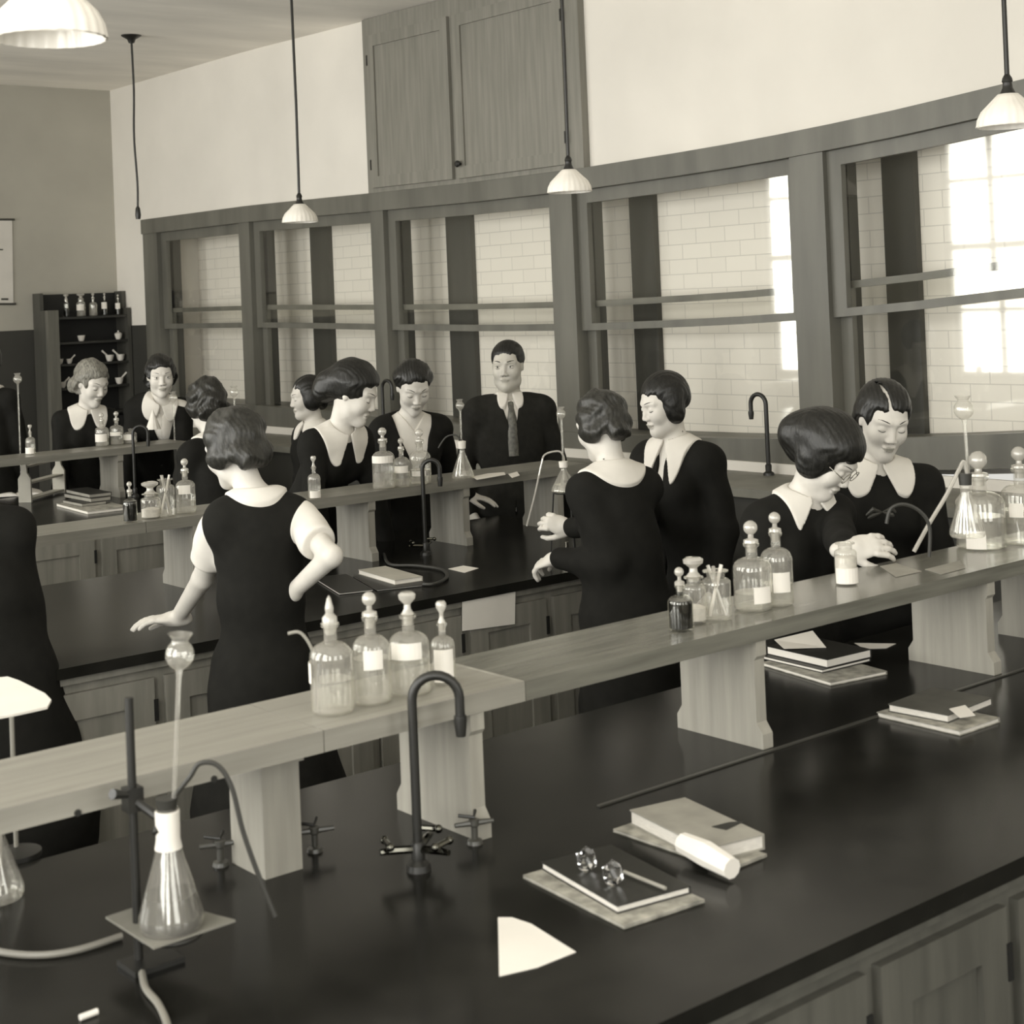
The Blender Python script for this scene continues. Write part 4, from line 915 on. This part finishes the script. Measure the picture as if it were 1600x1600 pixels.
# middle tap
q = pY(665, 862, -5.03); tb_ = pD(675, 719, (q-CP)@_f)
tap('swan_neck_tap', (q[0], q[1], .93), tb_[2]-.93, .075, tuple(_r*V3(1, 1, 0)), .0095, 'black swan-neck tap before the middle shelf, beside its three bottles', valves=2)
q = pZ(190, 765, .93); 
qq = onshelf(190, 697, 2); tap('swan_neck_tap', (qq[0], SH[2][0]-.05, .93), pD(200, 664, (qq-CP)@_f)[2]-.93, .09, tuple(_r*V3(1, 1, 0)), .009, 'black swan-neck tap at the farthest shelf beside its three bottles')
# apparatus on shelf 2: flask + thistle at 720
def app(px, ybase, ytopflask, wbase, ythistle, k, label, D=None, loc=None, arc=None, neckw=True):
    if loc is None:
        q = onshelf(px, ybase, k); yy = min(max(q[1]+.03, SH[k][0]+.05), SH[k][1]-.04); q = pY(px, ybase, yy); loc = V3(q[0], yy, Z1)
    D = (loc-CP)@_f; m_ = D/FPX; h = (ybase-ytopflask)*m_; r = wbase/2*m_
    t = empty('conical_flask', tuple(loc), label=label, cat='flask')
    b = BM(); erlen(b, (0, 0, 0), h, r, .012); ob('glass_body', b, glass_t, t, smooth=True)
    b = BM(); lathe(b, [(0, .003), (r*.9, .003), (r*.9, h*.12), (r*.78, h*.25), (0, h*.25)], 20); ob('liquid', b, liq_m, t, smooth=True)
    b = BM(); lathe(b, [(0, h*.82), (.017, h*.82), (.019, h*1.02), (0, h*1.05)], 16); ob('stopper', b, white, t, smooth=True)
    tp = pD(px-6 if ythistle else px, ythistle, D)-loc; b = BM(); thistle(b, tuple(tp), (0, 0, h*.4), .019, .0045); ob('thistle_funnel', b, glass_t, t, smooth=True)
    if arc: tubeobj('delivery_tube', [V3(.006, 0, h)]+[pD(x, y, D)-loc for x, y in arc], .004, stop_m if len(arc) > 4 else rubber, parent=t)
    return t, loc
app(724, 756, 700, 36, 624, 1, 'small conical flask with thistle funnel on the middle shelf left of the man', arc=[(722, 690), (712, 680), (697, 683), (685, 700)])
lo = pD(882, 768, 6.32); t_, lo = app(882, 768, 722, 42, 636, 1, 'small conical flask with thistle funnel held up before the girl with the wire', loc=lo, arc=[(880, 712), (872, 705), (852, 710), (846, 725), (836, 772), (823, 822)])
# burner and stand under it
bl_ = empty('tripod_stand', (lo[0], lo[1], .93), label='ring stand and burner holding up the flask before the girl with the wire', cat='stand')
b = BM(); pts = [(.045*math.cos(t), .045*math.sin(t), lo[2]-.93-.004) for t in np.linspace(0, 2*math.pi, 17)]; tube(b, pts, .003, 6, cap=False)
for a in (.3, 2.4, 4.5): tube(b, [(.045*math.cos(a), .045*math.sin(a), lo[2]-.934), (.07*math.cos(a), .07*math.sin(a), 0)], .0035, 6)
ob('tripod', b, metal_k, bl_, smooth=True)
b = BM(); lathe(b, [(0, 0), (.03, 0), (.028, .012), (.008, .02), (.008, .10), (0, .10)], 16); ob('burner', b, brass, bl_, smooth=True)
# right side apparatus behind the nearest shelf
D3 = 4.35
ra = empty('conical_flask', tuple(pD(1512, 838, D3)), label='flask with a tall thistle funnel and slanting glass tube behind the large right bottle', cat='flask')
rl_ = V3(*ra.location); rl_[2] = max(rl_[2], 1.0); ra.location = tuple(rl_)
b = BM(); thistle(b, tuple(pD(1504, 618, D3)-rl_), tuple(pD(1513, 740, D3)-rl_), .027, .005); ob('thistle_funnel', b, glass_t, ra, smooth=True)
hgt = .16; b = BM(); erlen(b, (0, 0, 0), hgt, .05, .015); ob('glass_body', b, glass_t, ra, smooth=True)
b = BM(); lathe(b, [(0, hgt*.9), (.017, hgt*.9), (.019, hgt*1.1), (0, hgt*1.1)], 16); ob('stopper', b, rubber, ra, smooth=True)
tubeobj('delivery_tube', [pD(x, y, D3)-rl_ for x, y in ((1512, 745), (1506, 722), (1498, 735), (1478, 775), (1452, 818), (1428, 862))], .0058, stop_m, parent=ra)
tubeobj('rubber_hose', [pD(x, y, 4.3) for x, y in ((1385, 818), (1392, 795), (1412, 788), (1436, 798), (1452, 822), (1452, 870))], .005, rubber, 'thin dark hose looping in front of the girl with the bow', 'hose')
# far thistle tubes
_fp = pZ(270, 690, ZS1)
for (x, y0, y1, D, lb) in ((365, 603, 650, 9.3, 'faint thistle funnel standing against the far left window'), (27, 583, 640, 9.6, 'faint thistle funnel at the far left beside the dado'), (270, 612, 690, 9.0, 'pale thistle funnel in front of the white blouse of the far smiling girl')):
    a_ = pD(x, y0, D); b = BM(); zb2 = .931
    if D == 9.0: D = (V3(_fp[0], -1.6, ZS1)-CP)@_f; a_ = pD(x, y0, D); a_ = V3(a_[0], min(max(a_[1], -1.74), -1.53), a_[2]); zb2 = ZS1+.001
    thistle(b, tuple(a_), (a_[0], a_[1], zb2), .026, .005)
    tag(ob('thistle_funnel', b, glass_t, smooth=True), lb, 'funnel')

# ---------------------------------------------------------------- books and papers
def slab4(px4, z0, th):
    """quad from four pixels standing on plane z0, thickness th upward"""
    return [pZ(x, y, z0) for x, y in px4]
def quadprism(b, pts, z0, z1):
    A = [b.verts.new((p[0], p[1], z0)) for p in pts]; B_ = [b.verts.new((p[0], p[1], z1)) for p in pts]
    b.faces.new(A[::-1]); b.faces.new(B_)
    for i in range(4): b.faces.new((A[i], A[(i+1) % 4], B_[(i+1) % 4], B_[i]))
def inset(pts, d):
    c = sum(pts)/4; out = []
    for p in pts: v = p-c; out.append(c+v*(1-d/np.linalg.norm(v[:2])))
    return out
def book(px3, z0, th, label, cov=cover_k, cth=.002, group=None, soft=False, name='book', rect=True, pg=page):
    """px3: three corner pixels of the base in order A-B-C with B the shared corner; makes a true rectangle"""
    A, B_, C_ = [pZ(x, y, z0)*V3(1, 1, 0) for x, y in px3]; u = A-B_; v = C_-B_; un = unit(u); v = v-(v@un)*un
    pts = [B_+u, B_, B_+v, B_+u+v]
    t = empty(name, (0, 0, 0), label=label, cat='notebook' if soft else 'book', group=group)
    o_ = V3(*B_[:2], 0); t.location = (o_[0], o_[1], z0); P = [p-o_ for p in pts]
    b = BM(); quadprism(b, P, th-cth, th); quadprism(b, P, 0, cth)
    sp = [P[3], P[2], P[2]+(P[3]-P[2])*0, P[3]]
    nrm = unit(P[2]-P[1]); quadprism(b, [P[3]-nrm*.002, P[2]-nrm*.002, P[2], P[3]], cth, th-cth); ob('cover', b, cov, t)
    I = [P[0]-unit(u)*.003+nrm*.002, P[1]+unit(u)*.003+nrm*.002, P[2]+unit(u)*.003-nrm*.003, P[3]-unit(u)*.003-nrm*.003]
    b = BM(); quadprism(b, I, cth, th-cth); ob('pages', b, pg, t)
    return t
ZT_ = .9305
def sheet(name, px, z0, label, cat='paper', mt=white, lift=None, th=.001):
    b = BM(); P = [pZ(x, y, z0) for x, y in px]; 
    if lift:
        for i, l in enumerate(lift): P[i][2] += l
    A = [b.verts.new(tuple(p)) for p in P]; f = b.faces.new(A); bmesh.ops.triangulate(b, faces=[f]) if lift else None
    r_ = bmesh.ops.extrude_face_region(b, geom=b.faces[:]); bmesh.ops.translate(b, verts=[v for v in r_['geom'] if isinstance(v, bmesh.types.BMVert)], vec=(0, 0, th))
    return tag(ob(name, b, mt), label, cat)
# near pile
book([(817, 1372), (975, 1452), (1096, 1408)], ZT_, .006, 'large light-edged notebook under the black one on the nearest bench', cov=cover_l, soft=True, name='notebook')
book([(846, 1358), (965, 1428), (1068, 1390)], ZT_+.0062, .014, 'black-covered notebook on the nearest bench with two glass stoppers lying on it', cov=cover_k, soft=True, name='notebook')
for (x, y, lb) in ((917, 1362, 'left of the two faceted glass stoppers lying on the black notebook'), (958, 1384, 'right of the two faceted glass stoppers lying on the black notebook')):
    zt2 = ZT_+.0062+.014; q = pZ(x, y, zt2); b = BM(); bmesh.ops.create_icosphere(b, subdivisions=1, radius=.025, matrix=Matrix.Translation((q[0], q[1], zt2+.022))@Matrix.Diagonal((.85, .85, 1.05, 1)))
    g_ = tag(ob('glass_stopper', b, cut_m), lb, 'stopper')
b = BM(); a, c = pZ(975, 1362, ZT_+.0265), pZ(1040, 1388, ZT_+.0265); tube(b, [tuple(a), tuple(c)], .0035, 8); tag(ob('pencil', b, cover_g, smooth=True), 'pencil lying along the far edge of the black notebook', 'pencil')
book([(958, 1300), (1140, 1362), (1202, 1340)], ZT_, .006, 'thin notebook with a pale edge under the grey book on the nearest bench', cov=cover_l, soft=True, name='notebook')
book([(985, 1288), (1105, 1350), (1197, 1328)], ZT_+.0062, .030, 'thick grey hardcover book on the nearest bench', cov=cover_g, cth=.003)
q1, q2 = pZ(1068, 1345, ZT_), pZ(1145, 1378, ZT_)
b = BM(); tube(b, [tuple(V3(q1[0], q1[1], .965)), tuple(V3(*(q1*.5+q2*.5)[:2], .962)), tuple(V3(q2[0], q2[1], .955))], [.020, .025, .020], 10, cap=True)
for v in b.verts: v.co.z = .9315+max(0, v.co.z-.9315)
tag(ob('rolled_paper', b, white, smooth=False), 'crumpled roll of white paper leaning on the grey hardcover book', 'paper')
sheet('paper_sheet', [(778, 1434), (800, 1434), (830, 1444), (900, 1488), (840, 1512), (780, 1526)], ZT_, 'white paper scrap with a pointed end lying at the near bench edge')
sheet('paper_scrap_or_shadow', [(1112, 1292), (1140, 1285), (1162, 1284), (1135, 1297)], ZT_+.0365, 'small black sheet standing in for the shadow on the grey hardcover book', mt=cover_k)  # black sheet laid on the grey cover to paint the shadow gap there
book([(1370, 1120), (1500, 1150), (1560, 1128)], ZT_, .012, 'pale-edged notebook under the dark book at the right of the nearest bench', cov=cover_l, soft=True, name='notebook')
book([(1388, 1112), (1482, 1130), (1552, 1102)], ZT_+.0122, .020, 'dark hardcover book at the right of the nearest bench with a paper slip in it', cov=mat('book_cloth_slate', .07, .5, .2, 20), cth=.0025)
sheet('paper_scrap_or_shadow', [(1483, 1108), (1508, 1102), (1524, 1118), (1500, 1122)], ZT_+.033, 'white slip sticking out of the dark book at the right of the nearest bench')
# under-shelf pile, behind the shelf on bench 1
z = ZT_
book([(1190, 1040), (1298, 1072), (1365, 1048)], z, .010, 'lowest notebook of the pile under the nearest shelf', soft=True, name='notebook', cov=cover_l, pg=white)
book([(1192, 1030), (1285, 1052), (1345, 1030)], z+.0102, .010, 'middle notebook of the pile under the nearest shelf', soft=True, name='notebook', cov=cover_k, pg=white)
book([(1198, 1022), (1293, 1044), (1338, 1022)], z+.0204, .024, 'thick dark book topping the pile under the nearest shelf', cov=cover_k, pg=white)
sheet('paper_sheet', [(1210, 1000), (1270, 992), (1291, 1012), (1225, 1016)], z+.046, 'loose white sheet lying on the pile under the nearest shelf', lift=[.0, .012, .0, .004])
sheet('paper_sheet', [(1335, 1005), (1400, 1006), (1385, 1013), (1350, 1014)], z, 'white sheet lying on the bench right of the pile under the nearest shelf')
# bench 2
book([(490, 905), (530, 930), (582, 923)], z, .008, 'dark notebook on the middle bench beside the pinafore girl', soft=True, name='notebook')
book([(552, 902), (590, 924), (664, 912)], z, .006, 'thin notebook under the pale book on the middle bench', soft=True, name='notebook', cov=cover_k, pg=white)
book([(560, 897), (617, 914), (662, 908)], z+.0062, .018, 'pale hardcover book on the middle bench', cov=mat('book_cloth_pale', .4, .6, .1, 10), pg=white)
tubeobj('rubber_hose', [pZ(x, y, .938) for x, y in ((600, 866), (610, 882), (650, 884), (690, 890), (698, 902), (680, 912), (660, 913))], .007, rubber, 'black hose looped on the middle bench behind the pale book', 'hose')
sheet('paper_card', [(700, 889), (724, 884), (748, 888), (726, 895)], z, 'small white card lying on the middle bench')
sheet('paper_sheet', [(738, 745), (762, 740), (788, 738), (790, 742), (745, 750)], Z1, 'pale paper strip on the middle shelf in front of the man')
sheet('paper_sheet', [(794, 741), (808, 737), (812, 743), (800, 747)], Z1, 'small white paper at the right end of the middle shelf')
sheet('glass_sheet', [(735, 1037), (800, 1020), (875, 1060), (815, 1072)], Z1, 'clear glass sheet lying on the nearest shelf right of the bottles', 'glass sheet', glass_m) if 0 else None
sheet('paper_sheet', [(1445, 890), (1500, 876), (1508, 888), (1470, 898)], Z1, 'pale sheet with a bright corner on the nearest shelf left of the large bottle', mt=cover_g)
sheet('paper_sheet', [(1375, 885), (1400, 880), (1440, 893), (1400, 902)], Z1, 'thin pale sheet on the nearest shelf right of the powder jar', mt=cover_g)
# bench 3
book([(88, 791), (137, 804), (190, 793)], z, .016, 'widest bottom book of the pile on the farthest bench', cov=cover_l, pg=white)
book([(98, 786), (128, 792), (165, 787)], z+.0162, .018, 'dark lower-middle book of the pile on the farthest bench', pg=cover_g)
book([(100, 777), (142, 785), (173, 781)], z+.0344, .022, 'dark upper-middle book of the pile on the farthest bench', pg=cover_g)
book([(103, 770), (140, 778), (174, 774)], z+.0566, .020, 'black book topping the pile on the farthest bench', pg=cover_g)
# open book
ob_ = empty('open_book', (0, 0, 0), label='open book with white pages on the farthest bench behind the test tube rack', cat='book')
b = BM()
for px4 in ([(-30, 768), (15, 762), (28, 775), (-20, 778)], [(15, 762), (62, 766), (72, 773), (28, 775)]):
    P = [pZ(x, y, z) for x, y in px4]; n = 6; rows = []
    for i in range(n+1):
        t = i/n; hz = .004+.016*math.sin(math.pi*(t if px4[0][0] > 0 else 1-t)**.6)
        a = P[0]*(1-t)+P[1]*t; c = P[3]*(1-t)+P[2]*t; rows.append([b.verts.new((a[0], a[1], z+hz)), b.verts.new((c[0], c[1], z+hz)), b.verts.new((c[0], c[1], z)), b.verts.new((a[0], a[1], z))])
    for p, q in zip(rows, rows[1:]):
        for j in range(4): b.faces.new((p[j], p[(j+1) % 4], q[(j+1) % 4], q[j]))
    b.faces.new(rows[0]); b.faces.new(rows[-1][::-1])
ob('pages', b, white, ob_)
# test-tube rack
a0 = pZ(40, 785, z); a1 = pZ(93, 770, z); ud = unit((a1-a0)*V3(1, 1, 0)); ln = np.linalg.norm((a1-a0)[:2]); vd_ = V3(-ud[1], ud[0], 0)
rk = empty('test_tube_rack', (a0[0], a0[1], z), rz=math.atan2(ud[1], ud[0]), label='pale wooden test tube rack standing on the farthest bench', cat='rack')
hgt = (785-718)/ppm(a0)
for xx in (0, ln):
    b = BM(); pf = [(-.04, 0), (.04, 0), (.04, hgt*.55), (.018, hgt*.68), (.014, hgt*.95), (0, hgt), (-.014, hgt*.95), (-.018, hgt*.68), (-.04, hgt*.55)]
    A = [b.verts.new((xx-.008, p[0], p[1])) for p in pf]; B_ = [b.verts.new((xx+.008, p[0], p[1])) for p in pf]; b.faces.new(A); b.faces.new(B_[::-1])
    for i in range(len(pf)): b.faces.new((A[i], B_[i], B_[(i+1) % len(pf)], A[(i+1) % len(pf)]))
    ob('end_board', b, mat('rack_wood', .42, .6, .1, 8), rk)
for zz_, w_ in ((.012, .035), (hgt*.42, .033), (hgt*.80, .012)):
    b = BM(); box(b, .008, ln-.008, -w_, w_, zz_, zz_+.012); ob('rail', b, mat('rack_wood', .42), rk)
# ---------------------------------------------------------------- lamps
def shade_prof(R): return [(R*.20, R*1.02), (R*.32, R*1.0), (R*.44, R*.88), (R*.62, R*.70), (R*.84, R*.48), (R*.96, R*.24), (R, .0)]
def pendant(px, yb, wpx, ycord, label, R=.108, far=None):
    D = 2*R*FPX/wpx; c = pD(px, yb, D); t = empty('pendant_lamp', (c[0], c[1], c[2]), label=label, cat='lamp', group='white glass pendant lamps')
    b = BM(); mod = lambda a, z: 1+.012*math.cos(a*24)*(1.3-z/R)
    pr_ = shade_prof(R); lathe(b, [(r*.97, z) for r, z in pr_][::-1]+[(R*.985, -.004)]+pr_[::-1], 96, mod=mod) if 0 else lathe(b, pr_[::-1]+[(r*.96, z-.002) for r, z in pr_], 96, mod=mod)
    ob('lamp_shade', b, opal, t, smooth=True)
    b = BM(); lathe(b, [(0, R*.93), (R*.27, R*.93), (R*.25, R*1.02), (R*.16, R*1.2), (R*.14, R*1.35), (R*.17, R*1.4), (R*.15, R*1.5), (R*.08, R*1.62), (0, R*1.65)], 20); ob('fitter', b, metal_k, t, smooth=True)
    zc = ZC+sag(c[1])-c[2]; b = BM(); tube(b, [(0, 0, R*1.6), (.004, 0, zc*.5), (0, 0, zc)], .0085, 8); ob('cord', b, metal_k, t, smooth=True)
    b = BM(); lathe(b, [(0, zc-.03), (.02, zc-.03), (.06, zc-.004), (.06, zc), (0, zc)], 20); ob('ceiling_rose', b, metal_k, t, smooth=True)
    b = BM(); bmesh.ops.create_uvsphere(b, u_segments=16, v_segments=12, radius=R*.3, matrix=Matrix.Translation((0, 0, R*.5))); ob('bulb', b, glass_t, t, smooth=True)
    return t
pendant(469, 347, 56, 0, 'white fluted pendant lamp hanging left of the wall cupboard')
pendant(890, 300, 70, 0, 'white fluted pendant lamp hanging before the right edge of the wall cupboard')
pendant(1577, 197, 100, 0, 'white fluted pendant lamp at the upper right edge of the picture')
pendant(78, 60, 176, 0, 'large near white pendant lamp cut off by the top left edge of the picture')
cr_ = pZ(205, 55, ZC+.0); dz = ZC+sag(cr_[1]); cr_ = pZ(205, 55, dz); Dd = (cr_-CP)@_f
cl_ = empty('shadeless_lamp', (cr_[0], cr_[1], dz), label='bare dark lamp cord hanging from the ceiling with an empty socket', cat='lamp')
zb_ = pD(206, 343, Dd)[2]-dz
b = BM(); lathe(b, [(0, -.06), (.02, -.055), (.03, -.03), (.07, -.006), (.07, 0), (0, 0)], 20); ob('ceiling_rose', b, metal_k, cl_, smooth=True)
b = BM(); tube(b, smoothpts([(0, 0, -.05), (.004, 0, zb_*.3), (-.006, .004, zb_*.55), (.004, 0, zb_*.8), (0, 0, zb_+.08)]), .008, 8); ob('cord', b, metal_k, cl_, smooth=True)
b = BM(); lathe(b, [(0, 0), (.016, 0), (.02, .03), (.016, .075), (.008, .09), (0, .09)], 16, (0, 0, zb_)); ob('socket', b, metal_k, cl_, smooth=True)
# wall chart
A = [pY(x, y, YC-.01) for x, y in ((-90, 343), (19, 343), (21, 475), (-90, 475))]
wc = empty('wall_chart', (0, 0, 0), label='pale hanging wall chart with dark rods at the left edge on the back wall', cat='chart')
b = BM(); vs = [b.verts.new(tuple(q)) for q in A]; f = b.faces.new(vs); r_ = bmesh.ops.extrude_face_region(b, geom=[f]); bmesh.ops.translate(b, verts=[v for v in r_['geom'] if isinstance(v, bmesh.types.BMVert)], vec=(0, .006, 0)); ob('chart_sheet', b, mat('chart_paper', .58, .8, .06, 5), wc)
b = BM(); tube(b, [tuple(A[0]), tuple(A[1]+V3(.02, 0, 0))], .009, 8); tube(b, [tuple(A[3]), tuple(A[2]+V3(.02, 0, 0))], .009, 8); ob('rod', b, woodgd, wc)
b = BM(); q = [pY(x, y, YC-.013) for x, y in ((-40, 389), (5, 389), (5, 391), (-40, 391))]; b.faces.new([b.verts.new(tuple(v)) for v in q]); q = [pY(x, y, YC-.013) for x, y in ((2, 466), (13, 466), (13, 469), (2, 469))]; b.faces.new([b.verts.new(tuple(v)) for v in q]); ob('printed_mark', b, woodgd, wc)
# ---------------------------------------------------------------- apparatus cabinet by the back wall
YS = 1.98; q0 = pY(69, 458, YS); q1 = pY(203, 462, YS); xs0, xs1 = q0[0], q1[0]; zt_ = q0[2]
sc = empty('open_cabinet', ((xs0+xs1)/2, 2.0, 0), label='dark open-shelved apparatus cabinet against the back wall holding jars and crucibles', cat='cabinet')
ox = (xs0+xs1)/2; W2 = (xs1-xs0)/2
def shz(y): return pY(135, y, YS)[2]
b = BM()
for sx in (-1, 1):
    x0_ = -W2 if sx < 0 else W2-.03; 
    box(b, x0_, x0_+.03, -.02, .23, 0, shz(483)); box(b, x0_, x0_+.03, .08, .23, shz(483), zt_)
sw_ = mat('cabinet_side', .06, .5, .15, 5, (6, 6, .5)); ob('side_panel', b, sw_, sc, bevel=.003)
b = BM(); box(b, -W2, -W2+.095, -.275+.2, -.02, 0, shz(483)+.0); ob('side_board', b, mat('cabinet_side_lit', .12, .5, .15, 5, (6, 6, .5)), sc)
b = BM(); box(b, -W2+.03, W2-.03, .21, .23, 0, zt_-.01); ob('back_panel', b, slot_m, sc)
SHZ = [shz(494), shz(533), shz(567), shz(604), shz(645)]
for zz_ in SHZ:
    b = BM(); box(b, -W2+.031, W2-.031, -.01, .209, zz_-.02, zz_); ob('shelf', b, mat('cabinet_shelf', .022, .4), sc)
b = BM(); box(b, -W2+.031, W2-.031, -.01, .2, .0, shz(650)-.02); ob('drawer_base', b, slot_m, sc)
for (px, w_, ht, si, kind, lb) in ((104, 9, 36, 0, 'w', 'leftmost jar on the top shelf of the back cabinet'), (127, 14, 36, 0, 'w', 'broad pale jar on the top shelf of the back cabinet'), (146, 13, 40, 0, 'b', 'tall pale stoppered bottle on the top shelf of the back cabinet'), (164, 10, 40, 0, 'b', 'dark bottle with a white label on the top shelf of the back cabinet'), (185, 9, 36, 0, 'b', 'rightmost small dark bottle on the top shelf of the back cabinet')):
    p = pY(px, 490, YS+.08); m_ = 1/ppm(p)
    bottle((p[0], YS+.08, SHZ[0]+.0006), ht*m_*.85, w_/2*m_, lb, stopper='ball' if kind == 'b' else 'flat', wide=kind == 'w', liquid=.6, dark=px > 160 or px < 110, lab=(.3, .6, -.9, .9) if px in (164, 127, 185) else None, powderfill=0)
def crucible(px, si, w_, kind, lb):
    p = pY(px, 500, YS+.06); m_ = 1/ppm(p); r = w_/2*m_; t = empty('porcelain_'+('crucible' if kind == 'c' else 'mortar' if kind == 'm' else 'casserole'), (p[0], YS+.06, SHZ[si]+.0006), label=lb, cat='porcelain')
    h_ = r*1.5; b = BM(); lathe(b, [(0, 0), (r*.55, 0), (r*.8, h_*.3), (r, h_*.9), (r*1.05, h_), (r*.9, h_), (r*.7, h_*.35), (0, h_*.2)], 20); ob('bowl', b, porc, t, smooth=True)
    if kind == 'm' or kind == 'h':
        dx = 1 if lb.find('leaning right') >= 0 else -1; b = BM(); tube(b, [(0, 0, h_*.6), (dx*r*1.9, 0, h_*1.75)], [r*.16, r*.26], 8); ob('pestle' if kind == 'm' else 'handle', b, porc, t, smooth=True)
    if kind == 'c':
        b = BM(); lathe(b, [(r*1.05, h_), (r*.5, h_*1.2), (r*.18, h_*1.25), (r*.2, h_*1.5), (0, h_*1.55)], 16); ob('lid', b, porc, t, smooth=True)
crucible(126, 1, 12, 'p', 'single small white basin on the second shelf of the back cabinet')
crucible(184, 1, 12, 'c', 'white lidded crucible at the right of the second shelf of the back cabinet')
crucible(91, 2, 11, 'h', 'leftmost white casserole on the third shelf of the back cabinet')
crucible(106, 2, 10, 'h', 'white casserole second from the left on the third shelf, leaning right')
crucible(169, 2, 13, 'h', 'left white casserole of the right pair on the third shelf of the back cabinet')
crucible(186, 2, 13, 'h', 'rightmost white casserole on the third shelf of the back cabinet')
crucible(94, 3, 12, 'm', 'left white mortar on the fourth shelf with its pestle leaning right')
crucible(108, 3, 8, 'p', 'small white dish beside the left mortar on the fourth shelf of the back cabinet')
crucible(183, 3, 13, 'm', 'right white mortar on the fourth shelf of the back cabinet with its pestle leaning right')
